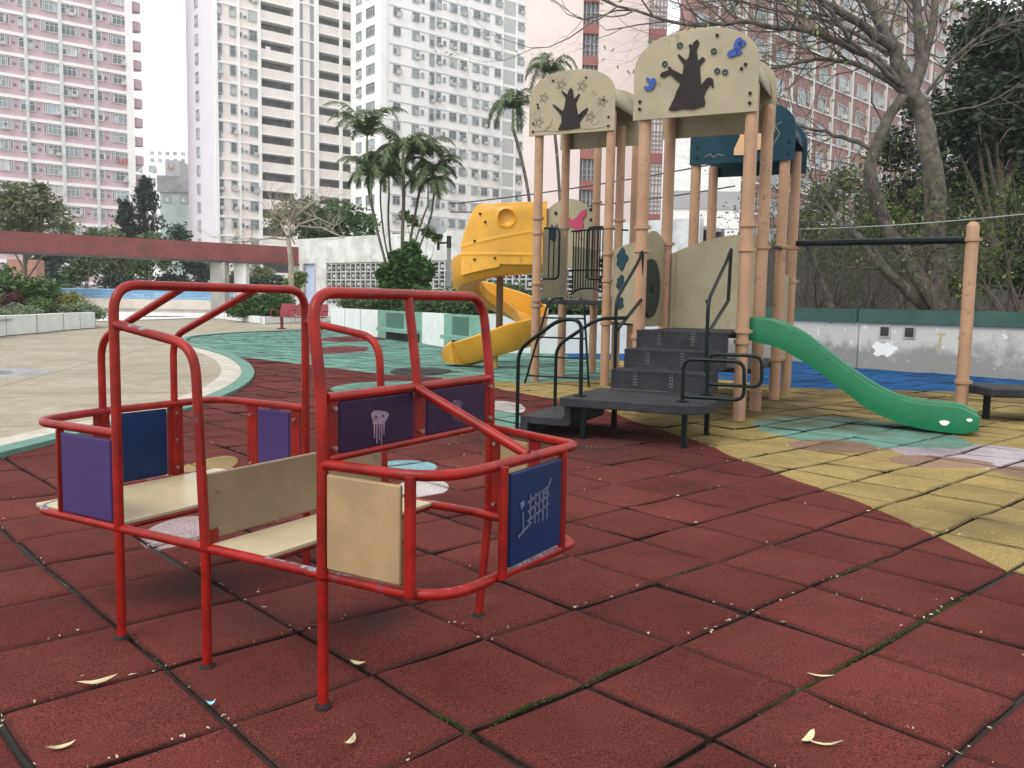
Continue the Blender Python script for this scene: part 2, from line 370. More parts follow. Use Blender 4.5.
# per-tile tint, speckle, stains
isl = geo.outputs['Random Per Island']
def mul(base, fac_out, lo, hi):
    rr = nt.nodes.new('ShaderNodeMapRange'); rr.inputs['To Min'].default_value = lo; rr.inputs['To Max'].default_value = hi
    L.new(fac_out, rr.inputs['Value'])
    vm = nt.nodes.new('ShaderNodeVectorMath'); vm.operation = 'SCALE'; L.new(base, vm.inputs[0]); L.new(rr.outputs[0], vm.inputs['Scale'])
    return vm.outputs[0]
c = mul(c, isl, .82, 1.12)
sn = nt.nodes.new('ShaderNodeTexNoise'); sn.inputs['Scale'].default_value = 190; sn.inputs['Detail'].default_value = 5; L.new(P, sn.inputs['Vector'])
rr_ = nt.nodes.new('ShaderNodeValToRGB'); L.new(sn.outputs['Fac'], rr_.inputs['Fac']); rr_.color_ramp.elements[0].position = .32; rr_.color_ramp.elements[1].position = .68
c = mul(c, rr_.outputs['Color'], .30, 1.75)
st = nt.nodes.new('ShaderNodeTexNoise'); st.inputs['Scale'].default_value = 1.1; st.inputs['Detail'].default_value = 7; st.inputs['Roughness'].default_value = .7; L.new(P, st.inputs['Vector'])
r3 = nt.nodes.new('ShaderNodeValToRGB'); L.new(st.outputs['Fac'], r3.inputs['Fac']); r3.color_ramp.elements[0].position = .30; r3.color_ramp.elements[1].position = .60
c = mul(c, r3.outputs['Color'], .60, 1.08)
sp2 = nt.nodes.new('ShaderNodeTexNoise'); sp2.inputs['Scale'].default_value = 9; sp2.inputs['Detail'].default_value = 4; L.new(P, sp2.inputs['Vector'])
r4 = nt.nodes.new('ShaderNodeValToRGB'); L.new(sp2.outputs['Fac'], r4.inputs['Fac']); r4.color_ramp.elements[0].position = .72; r4.color_ramp.elements[1].position = .76
c = over(r4.outputs['Color'], (.06, .045, .045), c)
for x0, x1, y0, y1, s_ in ((120, 270, 565, 615, .55), (190, 330, 590, 650, .55), (420, 700, 425, 460, .6), (330, 420, 600, 640, .5)):   # soft dark ellipses on the paving under the equipment
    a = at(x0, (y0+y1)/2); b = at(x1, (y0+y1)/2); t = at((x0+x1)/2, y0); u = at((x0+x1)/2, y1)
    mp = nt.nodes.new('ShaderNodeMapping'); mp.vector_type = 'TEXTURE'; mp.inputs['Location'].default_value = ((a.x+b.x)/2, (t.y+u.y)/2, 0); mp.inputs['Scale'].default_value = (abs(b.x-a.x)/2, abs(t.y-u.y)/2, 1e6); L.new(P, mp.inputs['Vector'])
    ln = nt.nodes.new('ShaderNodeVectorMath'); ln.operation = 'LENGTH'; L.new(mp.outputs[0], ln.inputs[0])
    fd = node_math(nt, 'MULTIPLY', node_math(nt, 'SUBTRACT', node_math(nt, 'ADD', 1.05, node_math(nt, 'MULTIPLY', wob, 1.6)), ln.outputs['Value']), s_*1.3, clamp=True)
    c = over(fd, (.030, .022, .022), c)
for x0, x1, y0, y1, s_ in ((600, 980, 388, 440, .75), (740, 1100, 380, 420, .6), (850, 1100, 500, 540, .35)):   # brown grime on the yellow tiles
    a = at(x0, (y0+y1)/2); b = at(x1, (y0+y1)/2); t = at((x0+x1)/2, y0); u = at((x0+x1)/2, y1)
    mp = nt.nodes.new('ShaderNodeMapping'); mp.vector_type = 'TEXTURE'; mp.inputs['Location'].default_value = ((a.x+b.x)/2, (t.y+u.y)/2, 0); mp.inputs['Scale'].default_value = (abs(b.x-a.x)/2, abs(t.y-u.y)/2, 1e6); L.new(P, mp.inputs['Vector'])
    ln = nt.nodes.new('ShaderNodeVectorMath'); ln.operation = 'LENGTH'; L.new(mp.outputs[0], ln.inputs[0])
    fd = node_math(nt, 'MULTIPLY', node_math(nt, 'MULTIPLY', node_math(nt, 'SUBTRACT', node_math(nt, 'ADD', 1.05, node_math(nt, 'MULTIPLY', wob, 2.2)), ln.outputs['Value']), s_*1.2, clamp=True), node_math(nt, 'MULTIPLY', m_yel, node_math(nt, 'SUBTRACT', 1.0, m_blue)))
    c = over(fd, (.075, .055, .030), c)
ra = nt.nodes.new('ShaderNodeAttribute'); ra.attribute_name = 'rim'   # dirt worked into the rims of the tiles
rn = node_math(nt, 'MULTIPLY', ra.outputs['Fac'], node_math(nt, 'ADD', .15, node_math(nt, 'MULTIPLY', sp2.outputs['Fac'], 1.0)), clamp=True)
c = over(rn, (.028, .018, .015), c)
L.new(c, bs.inputs['Base Color']); bs.inputs['Roughness'].default_value = .92; bs.inputs['Specular IOR Level'].default_value = .1
bp = nt.nodes.new('ShaderNodeBump'); bp.inputs['Strength'].default_value = .55; bp.inputs['Distance'].default_value = .004
L.new(sn.outputs['Fac'], bp.inputs['Height']); L.new(bp.outputs['Normal'], bs.inputs['Normal'])

# bedding under the tiles, seen in the joints: dark dirt with green moss stretches
bed = mat('joint_bed', (.020, .017, .014), .95, var2=(.012, .010, .009), vscale=14, dirt=((.055, .085, .018), 2.2, .60), bump=.6, bscale=70)

# ================================================================= paving geometry
YAW = .7445769; GX, GY = .51115*TILE, 5.49667*TILE
ga = Vector((math.cos(YAW), math.sin(YAW), 0)); gb = Vector((math.sin(YAW), -math.cos(YAW), 0))
def gpos(i, j): return Vector((GX, GY, 0))+ga*(i*TILE)+gb*(j*TILE)
# edge between plaza concrete and rubber, followed from near to far
EDGE_PX = [(-140, 500), (-60, 474), (0, 457), (55, 443), (110, 429), (150, 421), (185, 412), (214, 402), (238, 391), (250, 382), (254, 374), (249, 365), (234, 356.5), (211, 350), (190, 345), (184, 341), (192, 337), (225, 334), (262, 332), (300, 331), (340, 331.5)]
EDGE = [at(*p) for p in EDGE_PX]
poly_plaza = [(p.x, p.y) for p in EDGE]+[(-6, 60), (-90, 60), (-90, -5), (-8, -5)]
def inside(x, y, poly):
    r = False; n = len(poly)
    for i in range(n):
        x1, y1 = poly[i]; x2, y2 = poly[(i+1) % n]
        if (y1 > y) != (y2 > y) and x < (x2-x1)*(y-y1)/(y2-y1)+x1: r = not r
    return r
rnd = random.Random(11); RIM = []
tiles = MB(); far = MB()
cz = {}
def corner(i, j):
    if (i, j) not in cz: cz[(i, j)] = (rnd.gauss(0, .0045), rnd.gauss(0, .0045), rnd.gauss(0, .004))
    return cz[(i, j)]
for i in range(-32, 62):
    for j in range(-64, 22):
        cpt = gpos(i+.5, j+.5)
        if cpt.y < .9 or cpt.y > 37 or abs(cpt.x) > cpt.y*.75+1.2: continue
        d_in = inside(cpt.x, cpt.y, poly_plaza)
        if d_in and not any(not inside(*(gpos(i+a, j+b)[:2]), poly_plaza) for a in (0, 1) for b in (0, 1)): continue
        if cpt.x > 11: continue
        near = cpt.y < 9; n = 10 if near else 4
        gap = rnd.uniform(.0055, .009) if rnd.random() < .75 else rnd.uniform(.009, .015); zo = rnd.gauss(0, .0018); curl = rnd.gauss(.001, .008)
        cs = [corner(i, j), corner(i+1, j), corner(i+1, j+1), corner(i, j+1)]
        q = [gpos(i, j), gpos(i+1, j), gpos(i+1, j+1), gpos(i, j+1)]
        ctr = sum(q, Vector())/4
        loc_z = [c_[2]+rnd.gauss(0, .0025) for c_ in cs]
        for k in range(4):
            q[k] = q[k]+Vector((cs[k][0], cs[k][1], 0)); q[k] = q[k]+(ctr-q[k]).normalized()*gap*1.41
            q[k].z = loc_z[k]+zo
        vs = []
        rg = .008
        def prm(t): # non uniform: tight rows near the rim
            if n == 4: return [0, .035, .5, .965, 1][t]
            return [0, .012, .035, .12, .3, .5, .7, .88, .965, .988, 1][t]
        bow = [rnd.gauss(0, .003) for _ in range(4)]
        for b in range(n+1):
            v = prm(b)
            for a in range(n+1):
                u = prm(a)
                p = q[0]*(1-u)*(1-v)+q[1]*u*(1-v)+q[2]*u*v+q[3]*(1-u)*v
                e = min(u, 1-u, v, 1-v)*TILE
                r2 = ((u-.5)**2+(v-.5)**2)*2
                z = p.z+curl*(r2-.5)
                if near:
                    z += .0035*noise.noise(p*3.1)
                    if e < .022: z -= .013*(1-e/.022)**2
                    ed = TILE*.5
                    p = p+(ctr-p).normalized()*bow[int(u*1.99)+2*int(v*1.99)]*(1 if e < .001 else 0)
                vs.append((p.x, p.y, z))
        N1 = n+1
        fs = [(b*N1+a, b*N1+a+1, (b+1)*N1+a+1, (b+1)*N1+a) for b in range(n) for a in range(n)]
        # skirt
        rim = [a for a in range(N1)]+[b*N1+n for b in range(1, N1)]+[n*N1+a for a in range(n-1, -1, -1)]+[b*N1 for b in range(n-1, 0, -1)]
        o = len(vs)
        for r_ in rim: vs.append((vs[r_][0], vs[r_][1], -.032))
        k_ = len(rim)
        fs += [(rim[t], o+t, o+(t+1) % k_, rim[(t+1) % k_]) for t in range(k_)]
        fs = [f[::-1] for f in fs]
        for b in range(n+1):
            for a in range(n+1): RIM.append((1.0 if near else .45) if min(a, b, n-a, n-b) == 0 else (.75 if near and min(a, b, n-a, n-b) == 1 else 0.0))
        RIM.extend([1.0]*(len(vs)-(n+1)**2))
        tiles.add(vs, fs[:n*n], 0); o2 = len(tiles.v)-len(vs); tiles.f += [tuple(i_+o2 for i_ in f) for f in fs[n*n:]]; tiles.m += [1]*(len(fs)-n*n)
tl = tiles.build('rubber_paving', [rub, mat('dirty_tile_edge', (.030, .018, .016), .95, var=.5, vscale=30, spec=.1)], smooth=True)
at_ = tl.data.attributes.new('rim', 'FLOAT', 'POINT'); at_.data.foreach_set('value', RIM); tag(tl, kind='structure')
g = MB(); g.add([(-20, 0, -.024), (25, 0, -.024), (25, 40, -.024), (-20, 40, -.024)], [(0, 1, 2, 3)])
tag(g.build('paving_bed', bed), kind='structure')
# far ground to the horizon
gr = mat('far_ground_mat', (.24, .23, .20), .95, var=.2, vscale=.2)
g = MB(); g.add([(-290, -60, -.06), (290, -60, -.06), (290, 540, -.06), (-290, 540, -.06)], [(0, 1, 2, 3)])
tag(g.build('ground', gr), kind='structure')
# plaza concrete: sheet above the bed
con = bpy.data.materials.new('plaza_concrete'); con.use_nodes = True
nt = con.node_tree; L = nt.links; bs = nt.nodes['Principled BSDF']
geo = nt.nodes.new('ShaderNodeNewGeometry'); P = geo.outputs['Position']
def nz(s, d=6):
    n = nt.nodes.new('ShaderNodeTexNoise'); n.inputs['Scale'].default_value = s; n.inputs['Detail'].default_value = d; n.inputs['Roughness'].default_value = .7; L.new(P, n.inputs['Vector']); return n
def ramp(x, a, b, ca=(0, 0, 0), cb=(1, 1, 1)):
    r = nt.nodes.new('ShaderNodeValToRGB'); L.new(x, r.inputs['Fac']); r.color_ramp.elements[0].position = a; r.color_ramp.elements[1].position = b
    r.color_ramp.elements[0].color = (*ca, 1); r.color_ramp.elements[1].color = (*cb, 1); return r.outputs['Color']
c = ramp(nz(.7).outputs['Fac'], .35, .62, (.27, .23, .165), (.36, .315, .235))
wn2 = nz(.9, 3); wob = node_math(nt, 'SUBTRACT', wn2.outputs['Fac'], .5)
wc_ = at(-28, 374); wc = (wc_.x, wc_.y); r0_ = (at(12, 374)-wc_).length; r1_ = (at(30, 374)-wc_).length; r2_ = (at(50, 374)-wc_).length
c = over(ellipse(nt, P, wc, r2_, r2_, 0, wob), (.27, .275, .28), c)
c = over(ellipse(nt, P, wc, r1_, r1_, 0, wob), (.31, .30, .29), c)
c = over(ellipse(nt, P, wc, r0_, r0_, 0, wob), (.16, .18, .19), c)
c = mul(c, ramp(nz(3.5, 8).outputs['Fac'], .3, .7), .72, 1.1)
# brick courses
mp = nt.nodes.new('ShaderNodeMapping'); mp.inputs['Rotation'].default_value = (0, 0, -.2); L.new(P, mp.inputs['Vector'])
bt = nt.nodes.new('ShaderNodeTexBrick'); bt.inputs['Scale'].default_value = 1; bt.inputs['Brick Width'].default_value = .45; bt.inputs['Row Height'].default_value = .22; bt.inputs['Mortar Size'].default_value = .010
bt.inputs['Color1'].default_value = (1, 1, 1, 1); bt.inputs['Color2'].default_value = (.88, .88, .88, 1); bt.inputs['Mortar'].default_value = (.62, .62, .62, 1)
L.new(mp.outputs[0], bt.inputs['Vector'])
c = mul(c, bt.outputs['Color'], .35, 1.0)
b2 = nt.nodes.new('ShaderNodeTexBrick'); b2.inputs['Scale'].default_value = 1; b2.inputs['Brick Width'].default_value = 4.4; b2.inputs['Row Height'].default_value = 2.9; b2.inputs['Mortar Size'].default_value = .03; b2.offset = 0
b2.inputs['Color1'].default_value = (1, 1, 1, 1); b2.inputs['Color2'].default_value = (.93, .93, .93, 1); b2.inputs['Mortar'].default_value = (.55, .55, .55, 1)
L.new(mp.outputs[0], b2.inputs['Vector']); c = mul(c, b2.outputs['Color'], .1, 1.0)
L.new(c, bs.inputs['Base Color']); bs.inputs['Roughness'].default_value = .9
def sheet(poly, z, name, m, th=0):
    bm = bmesh.new(); vs = [bm.verts.new((x, y, z)) for x, y in poly]
    f = bm.faces.new(vs); 
    if f.normal.z < 0: f.normal_flip()
    f.normal_update()
    if f.normal.z < 0: f.normal_flip()
    bmesh.ops.triangulate(bm, faces=bm.faces[:])
    me = bpy.data.meshes.new(name); bm.to_mesh(me); bm.free(); me.materials.append(m)
    o = bpy.data.objects.new(name, me); COL.objects.link(o); return tag(o, kind='structure')
sheet(poly_plaza, .014, 'plaza', con)
def offs(pts, d):
    out = []
    for i, p in enumerate(pts):
        a = pts[max(0, i-1)]; b = pts[min(len(pts)-1, i+1)]; t = (b-a).normalized(); out.append(p+Vector((-t.y, t.x, 0))*d)
    return out
SM = round_path(EDGE, .9, n=4)
def strip(pts, d0, d1, z, name, m, base=-.02):
    A = offs(pts, d0); B = offs(pts, d1); mb = MB(); n = len(pts)
    vs = [(p.x, p.y, z) for p in A]+[(p.x, p.y, z) for p in B]+[(p.x, p.y, base) for p in A]+[(p.x, p.y, base) for p in B]
    fs = []
    for i in range(n-1): fs += [(i, i+1, n+i+1, n+i), (2*n+i, 2*n+i+1, i+1, i), (n+i, n+i+1, 3*n+i+1, 3*n+i)]
    mb.add(vs, fs); return tag(mb.build(name, m), kind='structure')
strip(SM, -.02, .18, .040, 'teal_kerb', mat('teal_kerb_mat', (.10, .20, .165), .85, var=.2, vscale=5, dirt=((.16, .19, .05), 1.3, .62)))
strip(SM, .18, .50, .020, 'pale_kerb', mat('pale_band', (.42, .39, .33), .9, var=.2, vscale=3, dirt=((.36, .34, .25), 2, .62), bump=.3))

# ================================================================= red play frame
A_ = R(-30.6); c1 = Vector((math.cos(A_), math.sin(A_), 0)); c2 = Vector((-c1.y, c1.x, 0)); CO = at(122, 638); CO.z = 0
def cw(s, t, z): return CO+c1*s+c2*t+Vector((0, 0, z))
car = empty('play_bus_frame', tuple(CO))
tag(car, 'red tubular play bus frame with purple, blue and cream boards and two cream benches', 'play frame')
RT = .0165; ZB, ZT, WD, LN = .41, .757, .945, .985
S0, S1 = -.585, 1.462; TL = .46
def tb(pts, name='tube', r=RT, m='red', rr=.10, closed=False, parent=car):
    mb = MB(); mb.tube(round_path(pts, rr, closed), r, n=14, cap=not closed); return mb.build(name, m, parent, smooth=True)
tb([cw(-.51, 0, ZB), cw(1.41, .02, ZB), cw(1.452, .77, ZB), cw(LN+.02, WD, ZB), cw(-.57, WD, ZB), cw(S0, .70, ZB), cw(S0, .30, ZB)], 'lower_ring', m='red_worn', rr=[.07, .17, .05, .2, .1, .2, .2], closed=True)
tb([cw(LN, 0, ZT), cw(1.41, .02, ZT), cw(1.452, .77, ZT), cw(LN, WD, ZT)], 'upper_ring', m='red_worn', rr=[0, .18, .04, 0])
tb([cw(0, 0, ZT), cw(-.51, 0, ZT), cw(S0, .30, ZT), cw(S0, .70, ZT), cw(-.57, WD, ZT), cw(0, WD, ZT)], 'upper_ring', rr=.10)
tb([cw(0, 0, ZB), cw(0, 0, 1.288), cw(0, WD, 1.288), cw(0, WD, ZB)], 'arch_tube', r=.0180, rr=.10)
LE = -.045
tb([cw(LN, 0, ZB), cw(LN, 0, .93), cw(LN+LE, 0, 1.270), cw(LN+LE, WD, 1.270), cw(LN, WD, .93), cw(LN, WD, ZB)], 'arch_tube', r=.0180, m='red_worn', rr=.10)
for s in (0, LN):
    for t in (0, WD): tb([cw(s-(.02 if s and t else 0), t-(.035 if s and t else 0), -.01), cw(s, t, ZB-.01)], 'leg', r=.0168, rr=0)
for t in (0, WD): tb([cw(TL, t, -.01), cw(TL, t, ZB-.01)], 'leg', r=.0162, rr=0)
for s in (0, TL, LN):
    for t in (0, WD):
        mb = MB(); mb.lathe(cw(s-(.02 if s == LN and t else 0), t-(.035 if s == LN and t else 0), .0), [(.027, -.004), (.025, .006), (.021, .012)], 14); mb.build('foot_collar', 'brownwood', car, smooth=True)
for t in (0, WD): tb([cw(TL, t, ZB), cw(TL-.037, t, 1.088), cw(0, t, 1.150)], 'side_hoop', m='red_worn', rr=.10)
tS0, tS1 = .34, .70
for t in (tS0, tS1): tb([cw(S0, t, ZB), cw(S0, t, 1.065), cw(0, t-.05, 1.282)], 'windscreen_tube', r=.0158, rr=.09)
# sloping strut at the other end, and the mid bar of the leaning arch
tb([cw(LN, WD*.48, .955), cw(S1-.03, .46, ZT+.01)], 'windscreen_strut', r=.017, rr=0)
tb([cw(LN, WD*.5, .955), cw(LN+LE, WD*.5, 1.262)], 'middle_bar', r=.0165, rr=0)
tb([cw(LN, .02, .955), cw(LN, WD-.02, .955)], 'cross_bar', r=.0155, rr=0)
tb([cw(LN, .02, .768), cw(LN, WD-.02, .768)], 'cross_bar', r=.0125, rr=0)
def plate(s0, t0, s1, t1, z0, z1, th, name, m, bev=.006, lab=None):
    mb = MB(); mb.seg(cw(s0, t0, 0), cw(s1, t1, 0), z0, z1, th); o = mb.build(name, m, car, bevel=bev)
    if lab: o['label'] = lab
    return o
def bolts(lst):
    for s, t, z, nx in lst:
        mb = MB(); d = (c1 if nx == 's' else c2)
        for sg in (-1, 1):
            p = cw(s, t, z); mb.tube([p+d*sg*.004, p+d*sg*.018], .007, n=8)
        mb.build('bolt', 'bolt', car)
# arch boards (purple with sprayed faces) and their flat bars
plate(LN, .07, LN, .445, .777, .940, .014, 'panel', 'dpurple', lab='dark purple board with a pale sprayed dripping face')
pb2 = plate(LN, .52, LN, .895, .777, .940, .014, 'panel', 'dpurple', lab='dark purple board with a faint sprayed face')
for t0, t1 in ((.022, .062), (.455, .51), (.905, .943)): plate(LN, t0, LN, t1, .78, .944, .008, 'flat_bar', 'redflat', .002)
bolts([(LN, t, z, 's') for t in (.043, .483, .925) for z in (.80, .922)])
# left end: blue front board, flat bars, purple side boards
plate(S0, tS0+.06, S0, .655, .432, .738, .014, 'panel', 'blue', lab='dark blue board between the windscreen tubes')
for t0, t1 in ((tS0-.045, tS0+.03), (.662, .745)): plate(S0, t0, S0, t1, .425, .742, .008, 'flat_bar', 'redflat', .002)
bolts([(S0, .70, z, 's') for z in (.46, .59, .715)])
plate(-.030, 0, -.330, 0, .427, .732, .016, 'panel', 'purple', lab='purple side board nearest the camera')
plate(-.340, 0, -.350, 0, .425, .742, .03, 'flat_bar', 'redflat', .002)
plate(-.10, WD, -.30, WD, .43, .732, .016, 'panel', 'purple', lab='purple side board at the rear')
for a, b in ((-.03, -.09), (-.31, -.375)): plate(a, WD, b, WD, .425, .742, .008, 'flat_bar', 'redflat', .002)
bolts([(s, WD, z, 't') for s in (-.06, -.343) for z in (.47, .70)])
# right end: cream side boards, blue front board
plate(LN+.022, 0, LN+.300, 0, .438, .730, .016, 'panel', 'creamb', lab='cream side board nearest the camera')
tb([cw(LN+.327, .004, ZB), cw(LN+.327, .004, ZT)], 'post', r=.017, rr=0)
RD_ = lambda d: (LN+d*.935, WD-d*.355)
plate(*RD_(.075), *RD_(.235), .438, .730, .016, 'panel', 'creamb', lab='cream side board at the rear')
for a, b in ((.015, .068), (.243, .305)): plate(*RD_(a), *RD_(b), .425, .742, .008, 'flat_bar', 'redflat', .002)
bolts([(*RD_(s), z, 't') for s in (.04, .27) for z in (.46, .70)])
plate(S1-.012, .315, S1-.008, .645, .436, .732, .016, 'panel', 'blue', lab='blue end board with a sprayed grid')
for t in (.285, .672): tb([cw(S1-.012, t, ZB), cw(S1-.012, t, ZT)], 'post', r=.015, rr=0)
# sprayed paint on the boards
def blob(pts, o, X, Y, m, name, par):
    mb = MB(); mb.plate(pts, .0012, o, X, Y); mb.build(name, m, par)
def face(par, t, big=1.0, m='paint_grey'):
    o = cw(LN+.0080, t, .862); X = c2; Y = Vector((0, 0, 1))
    mb = MB()
    pts = [(.037*big*math.cos(a)*(1+.16*math.sin(3*a+1)+.06*math.sin(7*a)), .024*big*math.sin(a)*(1+.2*math.cos(2*a+.6))+.010) for a in [k*2*math.pi/36 for k in range(36)]]
    mb.plate(pts, .0014, o, X, Y)
    for k, (x, l) in enumerate(((-.024, .05), (-.012, .066), (.001, .058), (.012, .074), (.024, .045))):
        mb.plate([(x-.0035, -.005), (x+.0035, -.005), (x+.0016, -l*big), (x-.0016, -l*big)], .0013, o, X, Y)
    mb.build('graffiti', m, par)
    for x in (-.017, .019):
        mb = MB(); mb.plate([(x+.0042*math.cos(k*.7854), .013+.0045*math.sin(k*.7854)) for k in range(8)], .0012, o+c1*.0012, X, Y)
        mb.build('graffiti_eye', 'brownwood', par)
pn = [o for o in COL.objects if o.name.startswith('panel')]
face(car, .255, 1.12); face(car, .70, .8, mat('faint_spray', (.10, .07, .12), .7))
mb = MB(); o = cw(S1-.0005, .47, .60); X = c2; Y = Vector((0, 0, 1)); rg = random.Random(3)
def stroke(a, b, wd):
    a = Vector(a); b = Vector(b); n = Vector((-(b-a).y, (b-a).x)).normalized()*wd
    mb.plate([tuple(a+n), tuple(b+n*.6), tuple(b-n*.6), tuple(a-n)], .0012, o, X, Y)
for x in (-.035, -.005, .022, .048, .075): stroke((x, .045), (x+rg.uniform(-.012, .004), -.055), .0052)
for y in (.035, .005, -.025): stroke((-.055, y-.012), (.088, y+.018), .0045)
stroke((-.10, .02), (-.075, .028), .012); stroke((-.11, -.075), (-.03, -.045), .005); stroke((.06, .03), (.10, .075), .005); stroke((-.085, .0), (-.08, -.06), .004)
mb.build('graffiti', 'paint_blue', car)
# benches and backrest
mb = MB(); mb.box(cw((S0-.005)/2, WD/2, ZB+.005), (abs(S0)-.055, WD-.045, .018), (c1.x, c1.y)); mb.build('seat', 'creams', car, bevel=.005)
mb = MB(); mb.box(cw(.59, WD/2, ZB+.005), (.25, WD-.02, .018), (c1.x, c1.y)); mb.build('seat', 'creams', car, bevel=.005)
mb = MB(); mb.box(cw(TL-.012, WD/2, .548), (.016, WD-.030, .225), (c1.x, c1.y)); mb.build('backrest', 'tan', car, bevel=.005)
for t in (.03, WD-.03):
    mb = MB(); mb.box(cw(TL+.004, t, .44), (.006, .04, .06), (c1.x, c1.y)); mb.build('seat_bracket', 'redflat', car)
bolts([(TL-.008, t, z, 's') for t in (.055, WD-.06) for z in (.47, .60)])
for s in (TL+.02, .70, -.04):
    tb([cw(s, .015, ZB-.012), cw(s, WD-.015, ZB-.012)], 'seat_rail', r=.010, rr=0)
# ================================================================= climbing tower
ex = Vector((.9025, -.4307, 0)); ey = Vector((.4307, .9025, 0)); TO = Vector((2.5, 9.38, 0)); ZV = Vector((0, 0, 1))
def tw(u, v, z): return TO+ex*u+ey*v+Vector((0, 0, z))
tower = empty('climbing_tower', tuple(TO))
tag(tower, 'salmon-posted climbing tower with beige tree-painted roofs, stairs, yellow spiral slide and green slide', 'climbing tower')
PR = .069
clampme = None
def post(u, v, top, clamps=(), ci=0, cap=False, base=0, pos=None):
    p = pos or tw(u, v, 0); mb = MB()
    prof = [(PR+.0, base-.01), (PR, top-.05), (PR-.004, top)]
    if cap: prof = [(PR, base-.01), (PR, top-.07), (PR*.97, top-.055), (PR*.8, top-.02), (PR*.45, top-.002), (.005, top)]
    mb.lathe(p, prof, 20); o = mb.build('post', 'post', tower, smooth=True)
    for z in clamps:
        m2 = MB(); m2.lathe(p+Vector((0, 0, z)), [(PR+.003, -.026), (PR+.019, -.021), (PR+.019, .021), (PR+.003, .026)], 20)
        rv = Vector((-p.x, -p.y, 0)).normalized(); sd_ = Vector((-rv.y, rv.x, 0))
        m2.box(p+sd_*(PR+.02)+Vector((0, 0, z)), (.03, .03, .03), (sd_.x, sd_.y))
        c_ = m2.build('clamp', 'post', o, smooth=True); c_.matrix_parent_inverse = Matrix()
        c_.matrix_parent_inverse = Matrix.Translation((0, 0, 0))
    return o
HA, HB, HC = 3.6, 4.1, 3.3
post(0, 0, HA, (2.12, 1.86, .98, .86)); post(-1.17, 0, HA, (2.12, 1.86, .88))
post(0, 1.0, 3.60, (1.95,), cap=True); post(-1.16, 1.0, HA, (2.0,))
post(0, 2.43, HC, (2.05, .55)); post(0, 3.5, HC+.15, (2.1, 1.62)); post(-1.18, 2.43, HC); post(-1.18, 3.5, HC)
post(-3.76, 2.9, HB, (2.56, 2.33, 1.55, 1.28, 1.2)); post(-2.59, 2.9, HB, (2.4, 2.0, 1.6, .95))
post(-3.76, 4.0, HB, (2.5, 1.42, 1.30)); post(-2.80, 4.0, HB, (2.6,)); post(-3.62, 5.15, HB, (3.05, 2.2)); post(-2.90, 5.1, HB)
post(0, 0, 2.26, (2.06, .42), cap=True, pos=Vector((5.25, 9.99, 0)))
# clear short cap behind the rear panel of the roofs
def arch_outline(w, h, shoulder, n=26, pw=2.3):
    """panel outline: straight sides to shoulder, super-elliptic top"""
    pts = [(-w/2, 0), (w/2, 0), (w/2, shoulder)]
    for k in range(1, n):
        a = math.pi*k/n; cx, sx = math.cos(a), math.sin(a)
        pts.append((w/2*abs(cx)**(2/pw)*(1 if cx > 0 else -1), shoulder+(h-shoulder)*abs(sx)**(2/pw)))
    pts.append((-w/2, shoulder)); return pts
def panel(u, v, z, w, h, sh, name, m, X=ex, th=.018, pw=2.3, bevel=.006, lab=None):
    mb = MB(); mb.plate(arch_outline(w, h, sh, pw=pw), th, tw(u, v, z), X, ZV); o = mb.build(name, m, tower, bevel=bevel)
    if lab: o['label'] = lab
    return o
def roof(u0, u1, v0, v1, z, h, m, sh=.30):
    w = u1-u0+.26; uc = (u0+u1)/2
    f = panel(uc, v0-.085, z, w, h, sh*h, 'roof_panel', m); b = panel(uc, v1+.085, z, w, h, sh*h, 'roof_panel', m)
    # barrel sheet between the two panels
    mb = MB(); n = 18; vs = []
    w2 = w-.10; h2 = h-.05; s2 = .43*h
    for k in range(n+1):
        a = math.pi*k/n; c_, s_ = math.cos(a), math.sin(a)
        x = w2/2*abs(c_)**(2/2.3)*(1 if c_ > 0 else -1); zz = s2+(h2-s2)*abs(s_)**(2/2.3)
        for vv in (v0-.078, v1+.078): vs.append(tw(uc+x, vv, z+zz))
    fs = [(2*k, 2*k+1, 2*k+3, 2*k+2) for k in range(n)]
    mb.add(vs, fs); o = mb.build('roof_barrel', m, tower, smooth=True)
    sm = o.modifiers.new('solid', 'SOLIDIFY'); sm.thickness = .012
    return f, b
fA, bA = roof(-1.16, -.06, 0, 1.0, 3.29, .92, 'beige', .55)
fB, bB = roof(-3.77, -2.64, 2.9, 4.0, 3.80, .94, 'beige', .55)
fC, bC = roof(-1.12, 0, 2.43, 3.5, 3.16, .80, 'tealdark', sh=.5)
# artwork on roof fronts: coordinates are metres in the panel plane measured from its lower centre
def art(par, u, v, z, poly, name, m, off=.013, th=.012):
    mb = MB(); mb.plate(poly, th, tw(u, v-off, z), ex, ZV); o = mb.build(name, m, par, bevel=0); o.matrix_parent_inverse = Matrix.Translation(-tower.location) if False else Matrix()
    return o
def fix(par, o): o.matrix_parent_inverse = Matrix(); return o
tree = [((640+a/3.84-698)/91, (116-20-b/3.84)/93.5) for a, b in ((128,345),(150,350),(185,345),(225,350),(265,340),(268,325),(262,305),(268,285),(285,258),(292,275),(298,272),(295,245),(285,235),(270,238),(250,262),(245,215),(242,190),(262,165),(252,155),(235,170),(228,128),(237,100),(230,88),(215,98),(212,110),(205,102),(197,108),(203,125),(200,150),(190,162),(160,135),(157,142),(182,180),(178,215),(135,190),(130,180),(120,182),(124,192),(95,200),(90,212),(105,220),(128,208),(172,250),(158,275),(150,300))][::-1]
VA = -.085-.009
art(fA, -.61, VA, 3.31, tree, 'tree_figure', 'brownwood')
